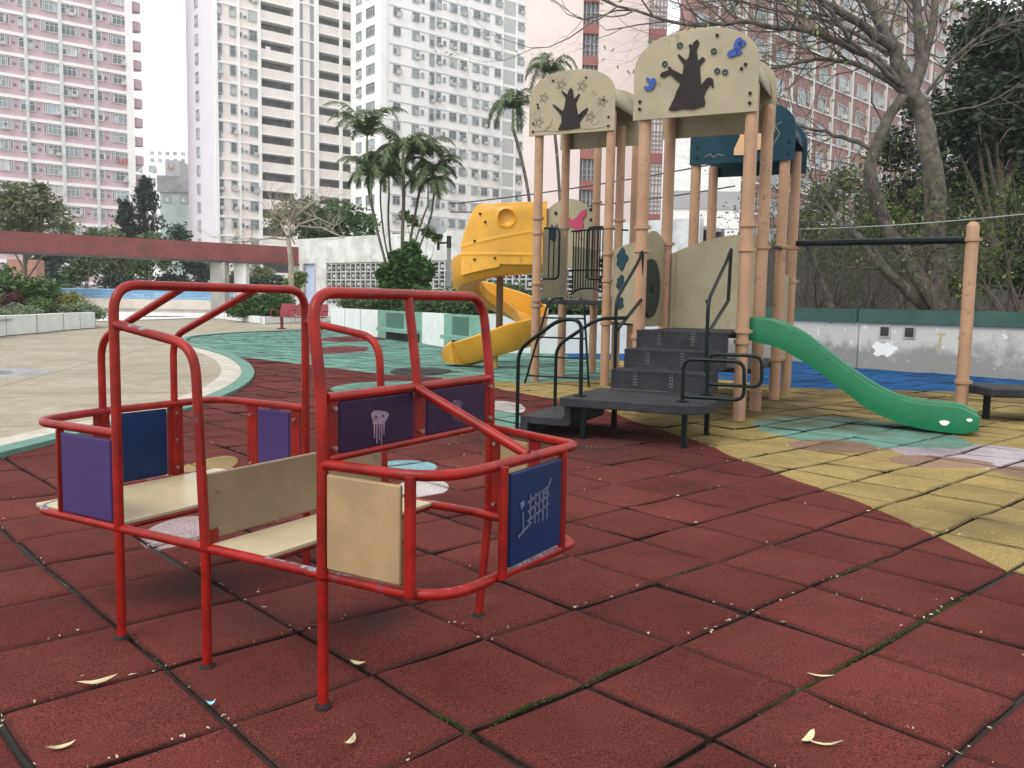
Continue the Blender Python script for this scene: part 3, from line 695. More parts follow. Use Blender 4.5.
def ell(cx, cy, a, b, rot=0, n=16): return [(cx+a*math.cos(t)*math.cos(rot)-b*math.sin(t)*math.sin(rot), cy+a*math.cos(t)*math.sin(rot)+b*math.sin(t)*math.cos(rot)) for t in [k*2*math.pi/n for k in range(n)]]
bird = [(-.60, .36), (-.57, .32), (-.51, .30), (-.45, .32), (-.43, .38), (-.46, .45), (-.50, .46), (-.52, .44), (-.53, .47), (-.57, .45), (-.55, .43), (-.545, .385), (-.56, .38), (-.575, .40)]
bird = [((640+a/3.84-698)/91, (96-b/3.84)/93.5) for a, b in ((35,212),(38,206),(45,206),(52,216),(62,210),(72,212),(75,226),(70,245),(56,256),(40,257),(28,247),(30,238),(45,241),(50,230),(40,222))]
art(fA, -.61, VA, 3.29, bird, 'bird_figure', 'bright_blue')
o = art(fA, -.61, VA, 3.31, ell(.405, .60, .062, .040, .3), 'butterfly_figure', 'bright_blue')
o = art(fA, -.61, VA, 3.31, ell(.455, .685, .070, .042, 1.2), 'butterfly_figure', 'bright_blue')
o = art(fA, -.61, VA, 3.31, ell(.47, .60, .030, .025, .3), 'butterfly_figure', 'bright_blue')
o = art(fA, -.61, VA, 3.31, ell(.495, .685, .042, .034, .3), 'butterfly_figure', 'bright_blue')
for x, y, r_ in ((-.33, .56, .2), (.20, .64, .2), (.245, .43, .6), (.33, .41, .6), (-.17, .74, -.3)):
    s = .030
    for k in range(4):
        a = r_+k*math.pi/2; cx, cy = x+math.cos(a)*s*.75, y+math.sin(a)*s*.75
        art(fA, -.61, VA, 3.31, ell(cx, cy, .009, s*.75, a, 6), 'leaf_outline', 'tealdark', th=.010)
for x, y in ((-.60, .18), (-.60, .10), (.60, .07), (.60, .17), (.23, .80), (.54, .47), (.50, .43)):
    art(fA, -.61, VA, 3.31, ell(x, y, .018, .018, 0, 10), 'bolt', 'brownwood')
mb = MB(); o_ = tw(-.55, VA-.004, 3.31)
def eline(mb, pts, wd=.004):
    for a, b in zip(pts[:-1], pts[1:]):
        a = Vector(a); b = Vector(b)
        if (b-a).length < 1e-5: continue
        n = Vector((-(b-a).y, (b-a).x)).normalized()*wd
        mb.plate([tuple(a+n), tuple(b+n), tuple(b-n), tuple(a-n)], .002, eo, ex, ZV)
# small roof: engraved flowers, tree figure
eo = tw(-3.205, 2.9-.085-.011, 3.80); mb = MB()
def one(qs):
    mb = MB()
    for pts, wd in qs: eline(mb, pts, wd)
    fix(fB, mb.build('engraving', 'engr', fB))
def flower(x, y, s):
    one([([(x+s*(.65+.35*math.cos(5*t))*math.cos(t), y+s*(.65+.35*math.cos(5*t))*math.sin(t)) for t in [k*2*math.pi/30 for k in range(31)]], .0045)])
    one([([(x+s*.45*math.cos(t), y+s*.4*math.sin(t)) for t in [k*2*math.pi/9 for k in range(8)]], .0035)])
for x, y, s in ((-.17, .73, .085), (.17, .68, .085), (-.45, .56, .08), (.50, .43, .085), (.31, .22, .085), (-.53, .20, .085)): flower(x, y, s)
one([([(-.66+.1*k, .055+.012*math.sin(k*1.1)) for k in range(14)], .0035)])
for q in ([(-.42, .10), (-.33, .13), (-.30, .24)], [(.34, .06+.05), (.42, .10), (.45, .16)], [(.36, .60), (.33, .56)], [(.40, .57), (.37, .52)], [(-.45, .08), (-.40, .07), (-.36, .10)]): one([(q, .004)])
tB = [(x*.82+(-.02), y*.80) for x, y in [(-.22, .08), (.0, .075), (.22, .10), (.20, .20), (.25, .33), (.31, .43), (.35, .45), (.36, .41), (.22, .22), (.17, .32), (.12, .55), (.17, .66), (.20, .70), (.17, .71), (.08, .62), (.05, .80), (.02, .84), (-.03, .78), (-.05, .72), (-.16, .80), (-.17, .78), (-.08, .66), (-.10, .50), (-.13, .42), (-.33, .57), (-.34, .55), (-.16, .34), (-.15, .22)]]
art(fB, -3.205, 2.9-.085-.009, 3.80, tB, 'tree_figure', 'brownwood')
for x, y in ((-.62, .19), (-.62, .07), (.60, .07), (.60, .20), (-.30, .80), (.23, .80), (-.55, .47), (-.54, .42), (.515, .45)):
    art(fB, -3.205, 2.9-.085-.009, 3.80, ell(x, y, .017, .017, 0, 10), 'bolt', 'brownwood')
# peach figure on the dark teal roof
art(fC, -.55, 2.43-.085-.009, 3.16, [(-.10, .10), (.02, .095), (.16, .14), (.30, .17), (.34, .34), (.30, .50), (.10, .52), (-.02, .46), (-.06, .50), (-.03, .34), (-.10, .18)], 'peach_figure', 'peach')
eo = tw(-.55, 2.43-.085-.011, 3.16); mb = MB()
for q in ([(-.30, .5), (-.2, .47), (-.12, .50), (-.05, .45)], [(-.5, .10), (-.42, .14), (-.38, .09), (-.30, .13), (-.24, .10)], [(.40, .20), (.48, .35), (.42, .45), (.5, .5)]):
    mb = MB(); eline(mb, q, .0035); mb.build('engraving', 'beige', fC)
for x, y in ((-.60, .10), (-.60, .24), (.60, .10), (.60, .24)): art(fC, -.55, 2.43-.085-.009, 3.16, ell(x, y, .018, .018, 0, 10), 'bolt', 'brownwood')
# decks
def slab(u0, u1, v0, v1, z, th, name='deck', m='deck'):
    mb = MB(); c_ = tw((u0+u1)/2, (v0+v1)/2, z-th/2); mb.box(c_, (u1-u0, v1-v0, th), (ex.x, ex.y)); return mb.build(name, m, tower, bevel=.012)
slab(-1.04, -.06, -.02, 1.04, .97, .07); slab(-1.04, -.06, 1.05, 2.4, .50, .06); slab(-1.04, -.06, 2.43, 3.45, .50, .07)
slab(-3.67, -2.62, 2.88, 3.98, 1.30, .07); slab(-3.67, -2.62, 4.0, 5.1, 1.30, .07)
slab(-2.56, -1.9, 3.0, 3.9, 1.0, .07, 'bridge_deck')
# landing with bevelled corner
LV0 = -2.27
mb = MB(); pts = [(-1.20, LV0), (-.06, LV0), (.06, LV0+.07), (.11, LV0+.20), (.11, -1.20), (-1.20, -1.20)]
mb.plate(pts, .085, tw(0, 0, .39-.0425), ex, ey); mb.build('landing', 'deck', tower, bevel=.01)
for u, v in ((-.06, -2.16), (-1.0, -2.16), (-.06, -1.29), (-1.0, -1.29)):
    mb = MB(); mb.box(tw(u, v, .15), (.045, .045, .31), (ex.x, ex.y)); mb.build('leg', 'rail', tower)
# low step beside the landing: one folded sheet (tread + front)
mb = MB()
prof = [(-1.66, 0), (-1.66, .175), (-1.24, .175), (-1.21, .205), (-1.21, .385), (-1.14, .385), (-1.14, .13), (-1.17, .10), (-1.58, .10), (-1.58, 0)]
mb.plate(prof, .95, tw(0, -1.66, 0), ex, ZV); mb.build('low_step', 'deck', tower, bevel=.008)
# stairs: three risers
for k, (v0, z) in enumerate(((-1.21, .585), (-.80, .778))):
    mb = MB(); mb.box(tw(-.575, (v0+.38+.0)/2+(-.0), z-.095), (1.0, .38-v0 if False else .42, .19), (ex.x, ex.y))
    mb = MB(); d_ = .42
    mb.box(tw(-.575, v0+d_/2, z-.012), (1.0, d_, .024), (ex.x, ex.y)); mb.box(tw(-.575, v0+.014, z-.108), (1.0, .02, .168), (ex.x, ex.y))
    for u in (-1.068, -.082): mb.box(tw(u, v0+d_/2+.01, z-.11), (.014, d_-.03, .17), (ex.x, ex.y))
    mb.build('stair_step', 'deck', tower)
mb = MB(); mb.box(tw(-.575, -.385+.014, .97-.109), (1.0, .02, .17), (ex.x, ex.y)); mb.box(tw(-.575, -.385+.19, .97-.012), (1.0, .38, .024), (ex.x, ex.y)); mb.build('stair_step', 'deck', tower)
# anti-slip studs on the risers
for z, v0 in ((.50, -1.21), (.69, -.80), (.885, -.385)):
    for a in range(2):
        for b in range(5):
            for uu in (-.83, -.46):
                p = tw(uu+a*.022, v0+.003, z-.06+b*.03); mb = MB(); mb.tube([p, p-ey*.002], .0045, n=6); mb.build('stud', 'concrete', tower)
# stair handrails
def trl(pts, name='handrail', r=.019, rr=.12, m='rail'):
    mb = MB(); mb.tube(round_path(pts, rr), r, n=10); return mb.build(name, m, tower, smooth=True)
for u, dv in ((-1.14, 0), (-.15, -.12)):
    trl([tw(u, -.90+dv, .385), tw(u, -.92+dv, 1.30), tw(u, -.20+dv*.5, 1.72), tw(u, -.05, 1.86)])
    trl([tw(u, -.05, 1.86), tw(u, -.03+dv*.5, 1.31)], rr=.02); trl([tw(u, -.03+dv*.5, 1.31), tw(u, -.86+dv, .98)], rr=.02)
    mb = MB(); mb.lathe(tw(u, -.90+dv, .39), [(.06, 0), (.06, .01), (.02, .014)], 14); mb.build('foot_plate', 'rail', tower)
# rounded guard loops at the right of the landing
def loop(v, z0, z1, u0, u1):
    trl([tw(u0, v, .385), tw(u0, v, z1), tw(u1, v, z1), tw(u1+.01, v, z0), tw(u0+.02, v, z0)], 'guard_loop', .017, .09)
    mb = MB(); mb.lathe(tw(u0, v, .39), [(.06, 0), (.06, .01), (.02, .014)], 14); mb.build('foot_plate', 'rail', tower)
loop(-2.0, .44, .775, -.13, .40); loop(-1.30, .50, .79, -.07, .43)
# handrails of the low step
trl([tw(-1.72, -2.07, 0), tw(-1.72, -2.07, .80), tw(-1.30, -2.07, 1.10), tw(-1.08, -2.07, 1.10), tw(-1.07, -2.07, .385)])
trl([tw(-1.67, -1.25, .17), tw(-1.67, -1.25, .80), tw(-1.22, -1.25, 1.10), tw(-1.0, -1.0, 1.11)])
mb = MB(); mb.lathe(tw(-1.07, -2.07, .39), [(.06, 0), (.06, .01), (.02, .014)], 14); mb.build('foot_plate', 'rail', tower)
# ladder of the small tower
v = 2.60
trl([tw(-3.78, v-.02, 0), tw(-3.46, v+.06, 1.22), tw(-3.38, v+.1, 1.32), tw(-3.3, v+.28, 1.32)], 'ladder_rail', .018, .08)
trl([tw(-2.72, v-.02, 0), tw(-2.86, v+.06, 1.22), tw(-2.93, v+.1, 1.32), tw(-3.0, v+.28, 1.32)], 'ladder_rail', .018, .08)
for z in (.12, .42, .72, 1.02):
    f_ = z/1.25; trl([tw(-3.78+.32*f_, v-.02+.08*f_, z), tw(-2.72-.14*f_, v-.02+.08*f_, z)], 'rung', .014, 0)
# hand loops on the ladder posts
for sg, u in ((1, -3.63), (-1, -2.65)):
    trl([tw(u, 2.86, 2.40), tw(u+sg*.26, 2.86, 2.40), tw(u+sg*.26, 2.86, 1.62), tw(u, 2.86, 1.62)], 'hand_loop', .018, .09)
    for k in (.09, .17): trl([tw(u+sg*k, 2.86, 1.62), tw(u+sg*k, 2.86, 2.40)], 'hand_loop_bar', .011, 0)
# panels around the small tower
def plan_panel(p0, p1, z0, z1, name, m, top=None, lab=None, off=0):
    p0 = Vector(p0); p1 = Vector(p1); X = (p1-p0); wd = X.length; X.normalize(); n = 24
    pts = [(0, z0), (wd, z0)]+[(wd*(1-k/n), z1+(top(1-k/n) if top else 0)) for k in range(n+1)]
    mb = MB(); mb.plate(pts, .018, Vector((p0.x, p0.y, 0)), X, ZV); o = mb.build(name, m, tower)
    if lab: o['label'] = lab
    return o
plan_panel(tw(-3.69, 2.98, 0), tw(-3.69, 3.92, 0), 1.32, 2.35, 'side_panel', 'beige', lambda t: .16*math.sin(t*math.pi)+.03*math.sin(t*26))
plan_panel(tw(-4.66, 5.16, 0), tw(-3.66, 5.15, 0), 1.90, 2.78, 'rear_panel', 'beige', lambda t: .35*math.sin(t*math.pi)**.6, 'beige arched panel with a magenta figure')
fig = [(-.30, .10), (-.23, .17), (-.14, .15), (-.05, .08), (.02, .12), (.12, .24), (.20, .27), (.22, .20), (.15, .10), (.17, -.02), (.13, -.12), (.04, -.13), (-.02, -.04), (-.10, -.02), (-.20, .02), (-.28, .02)]
mb = MB(); mb.plate(fig, .012, tw(-4.02, 5.13, 2.66), ex, ZV); mb.build('magenta_figure', 'magenta', tower)
for x, y in ((-.38, .22), (.30, .26), (.31, .08)):
    mb = MB(); mb.plate(ell(x, y, .03, .03), .012, tw(-4.02, 5.13, 2.66), ex, ZV); mb.build('dark_dot', 'brownwood', tower)
plan_panel(tw(-3.62, 4.1, 0), tw(-3.62, 5.05, 0), 1.32, 2.2, 'side_panel', 'beige')
# dark slide-entry board with scalloped edge + vertical bar barrier (arched foot)
mb = MB(); mb.plate([(-.1, 0), (.10, -.03), (.16, .08), (.12, .2), (.03, .17), (-.03, .22), (-.12, .14)], .016, tw(-3.675, 3.30, 2.26), ey, ZV); mb.build('dark_blue_figure', 'tealdark', tower)
for k in range(13):
    u = -3.58+k*.047; zb = 1.42+.10*math.sin(math.pi*k/12)
    trl([tw(u, 3.98, zb), tw(u, 3.98, 2.46)], 'barrier_bar', .010, 0)
trl([tw(-3.64, 3.98, 1.38), tw(-3.45, 3.98, 1.50), tw(-3.15, 3.98, 1.50), tw(-2.95, 3.98, 1.38)], 'barrier_frame', .015, .2)
trl([tw(-3.62, 3.98, 2.44), tw(-3.05, 3.98, 2.48), tw(-2.63, 3.98, 2.44)], 'barrier_frame', .015, .2)
trl([tw(-3.62, 3.98, 1.80), tw(-3.05, 3.98, 1.80)], 'barrier_frame', .014, 0)
# bridge panel with dark leaf figures, disc panel, rear panel
p0 = tw(-2.50, 2.9, 0); p1 = tw(-1.16, 1.06, 0)
bpn = plan_panel(p0, p1, .98, 2.06, 'bridge_panel', 'beige', lambda t: .05*math.sin(t*math.pi), 'beige panel with three dark teal leaf figures')
X = (p1-p0).normalized(); Nn = Vector((-X.y, X.x, 0)); 
if Nn.dot(-p0) < 0: Nn = -Nn
def cloudfig(s, rot):
    return [(s*(1+.22*math.cos(5*t+rot))*math.cos(t), s*.58*(1+.18*math.cos(4*t+rot))*math.sin(t)) for t in [k*2*math.pi/30 for k in range(30)]]
for d_, z, s, r_ in ((.46, 1.90, .25, 0), (.44, 1.55, .19, 1), (.44, 1.26, .15, 2.2)):
    mb = MB(); mb.plate(cloudfig(s, r_), .014, p0+X*d_+Nn*.014+ZV*z, X, ZV); mb.build('leaf_figure', 'tealdark', tower)
plan_panel(tw(-1.17, .07, 0), tw(-1.17, .93, 0), .99, 2.02, 'side_panel', 'beige', lambda t: .10*math.sin(t*math.pi), 'beige side panel carrying a dark disc')
mb = MB(); dc = tw(-1.145, .30, 1.44); mb.tube([dc-ex*.0, dc+ex*.03], .34, n=36); mb.tube([dc+ex*.03, dc+ex*.05], .05, n=14); mb.build('turning_disc', 'wheel', tower, bevel=.006)
plan_panel(tw(-1.09, 1.0, 0), tw(-.07, 1.0, 0), .97, 1.86, 'rear_panel', 'beige', lambda t: .24*math.sin(math.pi*(.03+.5*min(1, t*1.12))), 'beige rear panel with a curved top edge')
mb = MB(); mb.box(tw(-1.05, .975, 1.42), (.04, .03, .92), (ex.x, ex.y)); mb.build('panel_bar', 'beige', tower)
mb = MB(); q_ = tw(-.62, .988, 1.30); mb.tube([q_, q_-ey*.008], .025, n=12); mb.build('bolt', 'brownwood', tower)
for v_ in (1.1, 2.3):
    pass
plan_panel(tw(-.02, 2.52, 0), tw(-.02, 3.42, 0), .5, 1.7, 'side_panel', 'beige')
trl([tw(0, 1.05, 1.98), tw(0, 2.36, 2.02)], 'overhead_rail', .03, 0)
# long dark beam to the single post at the right
q0 = tw(.06, 3.2, 2.10); q1 = Vector((5.17, 10.0, 2.09)); q0 = tw(.06, 3.5, 0); q0.z = zat(q0, 243.5); q1.z = zat(q1, 240)
mb = MB(); mb.tube([q0, q1], .045, n=12); mb.build('overhead_beam', 'rail', tower, smooth=True)
# low balance platform right of the single post
mb = MB(); mb.box((6.62, 9.86, .335), (2.5, .75, .10), (.95, -.05)); mb.build('balance_platform', 'deck', tower, bevel=.02)
for x in (5.5, 7.7):
    mb = MB(); mb.tube([(x, 9.9, 0), (x, 9.9, .30)], .04, n=12); mb.build('leg', 'rail', tower)

# ---------------------------------------------------------------- green slide
top = [(0.02, 1.135), (.12, 1.135), (.31, 1.11), (.58, .98), (1.0, .66), (1.28, .475), (1.45, .385), (1.62, .325), (1.79, .295), (2.15, .285), (2.26, .255), (2.33, .18)]
bot = [(0.02, .87), (.12, .865), (.38, .81), (.70, .63), (1.11, .335), (1.30, .20), (1.52, .105), (1.72, .05), (1.9, .025), (2.2, .012), (2.29, .03), (2.33, .09)]
def lerp_prof(pr, u):
    for a, b in zip(pr[:-1], pr[1:]):
        if u <= b[0]: t = (u-a[0])/(b[0]-a[0]+1e-9); return a[1]+(b[1]-a[1])*max(0, t)
    return pr[-1][1]
mb = MB(); NS = 60; vs = []; SW0, SW1 = .13, .62
for k in range(NS+1):
    u = .02+(2.33-.02)*k/NS
    zt = sum(lerp_prof(top, min(2.33, max(.02, u+d_))) for d_ in (-.08, -.04, 0, .04, .08))/5
    zb = sum(lerp_prof(bot, min(2.33, max(.02, u+d_))) for d_ in (-.08, -.04, 0, .04, .08))/5
    zi = zt-min(.17, (zt-zb)*.62)
    sec = [(SW0-.012, zb), (SW0-.020, zt-.03), (SW0-.012, zt-.006), (SW0+.008, zt), (SW0+.034, zt-.012), (SW0+.050, zt-.05), (SW0+.062, zi+.03), (SW0+.10, zi), (SW1-.10, zi), (SW1-.062, zi+.03), (SW1-.050, zt-.05), (SW1-.034, zt-.012), (SW1-.008, zt), (SW1+.012, zt-.006), (SW1+.02, zt-.03), (SW1+.012, zb)]
    vs += [tw(u, v_, z_) for v_, z_ in sec]
ns = 16
fs = [(k*ns+a, k*ns+(a+1) % ns, (k+1)*ns+(a+1) % ns, (k+1)*ns+a) for k in range(NS) for a in range(ns)]
fs += [tuple(range(ns)), tuple(range(NS*ns+ns-1, NS*ns-1, -1))]
mb.add(vs, fs); gs = mb.build('straight_slide', 'green', tower, smooth=True); gs['label'] = 'green plastic straight slide'
mb = MB()
for u, z, s in ((2.02, .115, 1), (2.24, .16, .6)):
    mb.plate([(.045*s*math.cos(t)*(1+.2*math.sin(3*t)), .028*s*math.sin(t)) for t in [k*2*math.pi/16 for k in range(16)]], .003, tw(u, SW0-.022, z), ex, ZV)
fix(gs, mb.build('scuff_mark', 'white_mark', gs))
mb = MB(); mb.seg(tw(.05, SW0-.0225, 0), tw(.051, SW0-.0225, 0), .9, .9, .001)
# ---------------------------------------------------------------- yellow spiral slide
SC = Vector((-.27, 16.9, 0)); RS = .95
key = [(-20, 1.95), (-90, 1.86), (-180, 1.56), (-220, 1.33), (-280, 1.08), (-330, .84), (-370, .62), (-420, .46), (-450, .36), (-480, .20), (-505, .13)]
def zth(t):
    for a, b in zip(key[:-1], key[1:]):
        if t >= b[0]: return a[1]+(b[1]-a[1])*(t-a[0])/(b[0]-a[0])
    return key[-1][1]
def frame_t(t):
    '''t >= 1000: straight lead-in, metres right of the centre coded as 1000+s'''
    if t >= 1000: return Vector((0, -1, 0)), SC+Vector((t-1000, 0, 0))
    a = R(t); return Vector((math.cos(a), math.sin(a), 0)), SC
mb = MB(); TH = [1000.85, 1000.6, 1000.3]+list(range(-90, -506, -6)); vs = []
for i, t in enumerate(TH):
    tt = t if t < 1000 else -90+(t-1000)*45
    z = sum(zth(min(-20, max(-505, tt+d_))) for d_ in (-24, -12, 0, 12, 24))/5
    rd, so_ = frame_t(t)
    wall = .44 if t > -440 else .44-.14*(-440-t)/65
    wi = .20
    flare = 0 if t > -440 else (-440-t)/65*.12
    sec = [(.42, z-.005), (.42-.0, z+wi), (.44, z+wi+.02), (.47, z+wi), (.50, z+.06), (.60, z+.015), (.78, z+.02), (.90, z+.08), (.96+flare, z+wall), (.985+flare, z+wall+.02), (1.01+flare, z+wall), (.975, z+.02), (.86, z-.10), (.66, z-.12)]
    vs += [so_+rd*(r_*RS)+Vector((0, 0, z_)) for r_, z_ in sec]
ns = 14
fs = [(k*ns+a, k*ns+(a+1) % ns, (k+1)*ns+(a+1) % ns, (k+1)*ns+a) for k in range(len(TH)-1) for a in range(ns)]
fs += [tuple(range(ns)), tuple(range(len(vs)-1, len(vs)-ns-1, -1))]
mb.add(vs, fs); ys = mb.build('spiral_slide', 'yellow', tower, smooth=True); ys['label'] = 'yellow plastic spiral slide'
# exit lip resting near the ground
mb = MB(); a = R(-505); rd = Vector((math.cos(a), math.sin(a), 0)); tg = Vector((rd.y, -rd.x, 0))
pth = []
vs = []; 
for k in range(9):
    s = k/8; z0_ = .13*(1-s)+.12*s; wl = .26*(1-s)**.6+.06
    for r_, z_ in ((.42, z0_-.0), (.44, z0_+.22*(1-s)**.7+.03), (.50, z0_+.06*(1-s)+.02), (.75, z0_+.02), (.93, z0_+.06*(1-s)+.02), (1.08, z0_+wl+.05), (1.11, z0_+wl), (1.02, .06), (.75, .03), (.46, .05)):
        vs.append(SC+rd*((r_-.76)*(1-.25*s*s)+.76)+tg*(.55*s*math.cos(max(-1, min(1, (r_-.76)*1.2))))+Vector((0, 0, z_)))
ns = 10; fs = [(k*ns+a_, k*ns+(a_+1) % ns, (k+1)*ns+(a_+1) % ns, (k+1)*ns+a_) for k in range(8) for a_ in range(ns)]+[tuple(range(ns)), tuple(range(9*ns-1, 8*ns-1, -1))]
mb.add(vs, fs); fix(ys, mb.build('exit_lip', 'yellow', ys, smooth=True))
# tall entry guard wrapped round the outside
def gtop(q): # q metres along the guard from its right end, total 1.9
    f = q/1.72
    return 3.10-.10*f if f < .74 else 3.026-.62*((f-.74)/.26)**1.7
mb = MB(); vs = []; NQ = 130
for i in range(NQ+1):
    q = 1.72*i/NQ
    if q < .85: rd, so_ = frame_t(1000.85-q); tt = -50
    else:
        t = -90-(q-.85)/1.03*57.3; rd, so_ = frame_t(t); tt = t
    zb = zth(min(-20, tt))+.02; zt = gtop(q)
    for s in range(61):
        z = zb+(zt-zb)*s/60
        d_ = math.hypot(q-.74, z-2.78); dim = -.09*(1-(d_/.155)**6) if d_ < .155 else (.02*max(0, 1-(d_-.155)/.05) if d_ < .205 else 0)
        rdg = .012*math.exp(-((z-2.12)/.02)**2)+.010*math.exp(-((z-(2.25+.35*(1-q/1.72)))/.018)**2)
        vs.append(so_+rd*(.975+dim+rdg-.03*math.exp(-((s/60-1)/.08)**2))+Vector((0, 0, z)))
fs = [(k*61+s, k*61+s+1, (k+1)*61+s+1, (k+1)*61+s) for k in range(NQ) for s in range(60)]
mb.add(vs, fs); gd = mb.build('slide_guard', 'yellow', ys, smooth=True); fix(ys, gd)
s_ = gd.modifiers.new('solid', 'SOLIDIFY'); s_.thickness = .03; s_.offset = -1
for t, z in ((-112, 2.85), (-106, 2.70), (-118, 2.02), (-95, 2.05), (-118, 2.36)):
    a = R(t); rd = Vector((math.cos(a), math.sin(a), 0)); mb = MB(); mb.tube([SC+rd*.98+Vector((0, 0, z)), SC+rd*1.005+Vector((0, 0, z))], .022, n=10); fix(ys, mb.build('bolt', 'brownwood', ys))
mb = MB(); mb.tube([SC+Vector((0, 0, .62)), SC+Vector((0, 0, 2.2))], .07, n=14); mb.build('slide_pole', mat('shaded_mustard_pole', (.09, .055, .018), .5), tower, smooth=True)  # mustard pole darkened in its colour for the shade inside the spiral
mb = MB(); a = R(-455); rd = Vector((math.cos(a), math.sin(a), 0)); mb.tube([SC+rd*.7, SC+rd*.7+Vector((0, 0, .4))], .055, n=12); mb.build('slide_leg', mat('mustard_leg', (.38, .22, .05), .5), tower, smooth=True)
# ================================================================= right boundary wall
def thing(name, label, cat, group=None, loc=(0, 0, 0)):
    return tag(empty(name, loc), label, cat, group)
WP = [(13.5, 10.6), (9.4, 15.75), (7.35, 18.15), (6.62, 20.12), (5.6, 22.9)]
rw = thing('boundary_wall', 'low stained grey-white wall with a green cap behind the blue paving', 'wall')
wm = bpy.data.materials.new('stained_wall'); wm.use_nodes = True
nt = wm.node_tree; L = nt.links; bs = nt.nodes['Principled BSDF']; geo = nt.nodes.new('ShaderNodeNewGeometry'); P = geo.outputs['Position']
sp_ = nt.nodes.new('ShaderNodeSeparateXYZ'); L.new(P, sp_.inputs[0])
n1 = nz(1.7, 8)
hh = node_math(nt, 'ADD', sp_.outputs[2], node_math(nt, 'MULTIPLY', node_math(nt, 'SUBTRACT', n1.outputs['Fac'], .5), 1.6))
c = ramp(hh, .28, .62, (.24, .235, .22), (.50, .485, .46))
c = over(ramp(nz(5, 5).outputs['Fac'], .64, .66), (.70, .71, .72), c)
L.new(c, bs.inputs['Base Color']); bs.inputs['Roughness'].default_value = .9
mb = MB()
for a, b in zip(WP[:-1], WP[1:]): mb.seg(a, b, -.05, .96, .22)
mb.build('wall_face', wm, rw)
mb = MB()
for a, b in zip(WP[:-1], WP[1:]): mb.seg(a, b, .962, 1.24, .34)
mb.build('wall_cap', 'capgreen', rw)
for px in (888, 912):
    p = atY(px, 329, 17.6)
    a, b = Vector(WP[1]), Vector(WP[2]); t = .45
    best = min(((a+(b-a)*(k/200)) for k in range(201)), key=lambda q: abs(512+FPX*(Vector((q.x, q.y, .8))-CAM).dot(Rv)/(Vector((q.x, q.y, .8))-CAM).dot(Fv)-px))
    d = (b-a).normalized(); n = Vector((-d.y, d.x)); 
    if n.dot(-best) < 0: n = -n
    mb = MB(); q = best+n*.115; mb.seg(q-d*.12, q+d*.12, .66, .92, .03); o = mb.build('vent_frame', 'concrete', rw)
    mb = MB(); q = best+n*.135; mb.seg(q-d*.085, q+d*.085, .70, .88, .012); mb.build('vent_opening', 'darkgap', rw)
# graffiti letter on the wall (yellow strokes) and pale painted patch
def wall_pt(px, z, k):
    a, b = Vector(WP[k]), Vector(WP[k+1])
    best = min(((a+(b-a)*(i/400)) for i in range(401)), key=lambda q: abs(512+FPX*(Vector((q.x, q.y, z))-CAM).dot(Rv)/(Vector((q.x, q.y, z))-CAM).dot(Fv)-px))
    d = (b-a).normalized(); n = Vector((-d.y, d.x)); n = n if n.dot(-best) > 0 else -n
    return best+n*.113, d
q, d = wall_pt(948, .6, 1); X = Vector((d.x, d.y, 0)); X = X if X.x > 0 else -X
mb = MB(); o_ = Vector((q.x, q.y, .45))
for pts in ([(-.18, .34), (-.02, .36), (-.02, .31), (-.17, .30)], [(-.12, .31), (-.07, .31), (-.10, 0), (-.15, 0)], [(.20, .28), (.42, .36), (.50, .28), (.48, .22), (.40, .28), (.22, .22)], [(.30, .24), (.36, .24), (.30, 0), (.24, 0)]):
    mb.plate(pts, .003, o_, X, ZV)
mb.build('graffiti', mat('faded_yellow_paint', (.42, .37, .20), .9, var=.3, vscale=8), rw)
q, d = wall_pt(886, .5, 2 if False else 1); X = Vector((d.x, d.y, 0)); X = X if X.x > 0 else -X
mb = MB(); o_ = Vector((q.x, q.y, .42))
mb.plate([(.24*math.cos(t)*(1+.2*math.sin(3*t+1)+.12*math.sin(7*t)), .17*math.sin(t)*(1+.2*math.cos(2*t)+.15*math.cos(6*t))) for t in [k*2*math.pi/40 for k in range(40)]], .003, o_, X, ZV)
mb.build('paint_patch', 'white', rw)
# retaining wall behind it, soil bed
rt = thing('retaining_wall', 'tall dark weathered retaining wall behind the tree trunks', 'wall')
mb = MB(); a = atY(735, 300, 24.5); b = atY(1300, 300, 22.0)
hz = atY(800, 246, 24).z; mb.seg((a.x, a.y), (b.x, b.y), -.05, hz, .3); mb.build('wall_face', 'retain', rt)
mb = MB()
for px, y0, y1 in ((748, 300, 316), (768, 260, 275)):
    p = atY(px+85, y0, 24.0); 
    mb.box((p.x, 23.9, p.z), (.12, .06, .35))
mb.build('drain_slot', 'darkgap', rt) if False else None
g = MB(); sl = [(13.6, 10.8), (9.5, 15.9), (7.45, 18.3), (6.7, 20.3), (5.7, 23), (6, 25), (20, 23), (24, 10)]
sheet(sl, .80, 'soil_bed', mat('soil', (.07, .055, .04), .95, var=.4, vscale=5))

# ================================================================= planters and hedges (middle)
def planter(pts, top, name, label, colfn, group, cap='planter', th=.25):
    t = thing(name, label, 'planter', group, (pts[0][0], pts[0][1], 0))
    for i, (a, b) in enumerate(zip(pts[:-1], pts[1:])):
        a = Vector(a); b = Vector(b); mb = MB(); mb.seg(a, b, -.05, top, th); mb.build('planter_side', colfn(i), t)
        d = (b-a); nseg = max(1, int(d.length/1.3)); n = Vector((-d.y, d.x)).normalized(); n = n if n.dot(-a) > 0 else -n
        mb = MB()
        for k in range(nseg+1):
            q = a+d*(k/nseg)+n*(th/2); mb.seg(q-d.normalized()*.012, q+d.normalized()*.012, 0, top-.002, .006)
        mb.seg(a+n*(th/2), b+n*(th/2), -.02, .035, .02)
        o = mb.build('joint_lines', 'darkgap', t); o['kind'] = 'stuff'
    return t
PB = [at(x, y) for x, y in ((333, 331), (382, 337.5))]
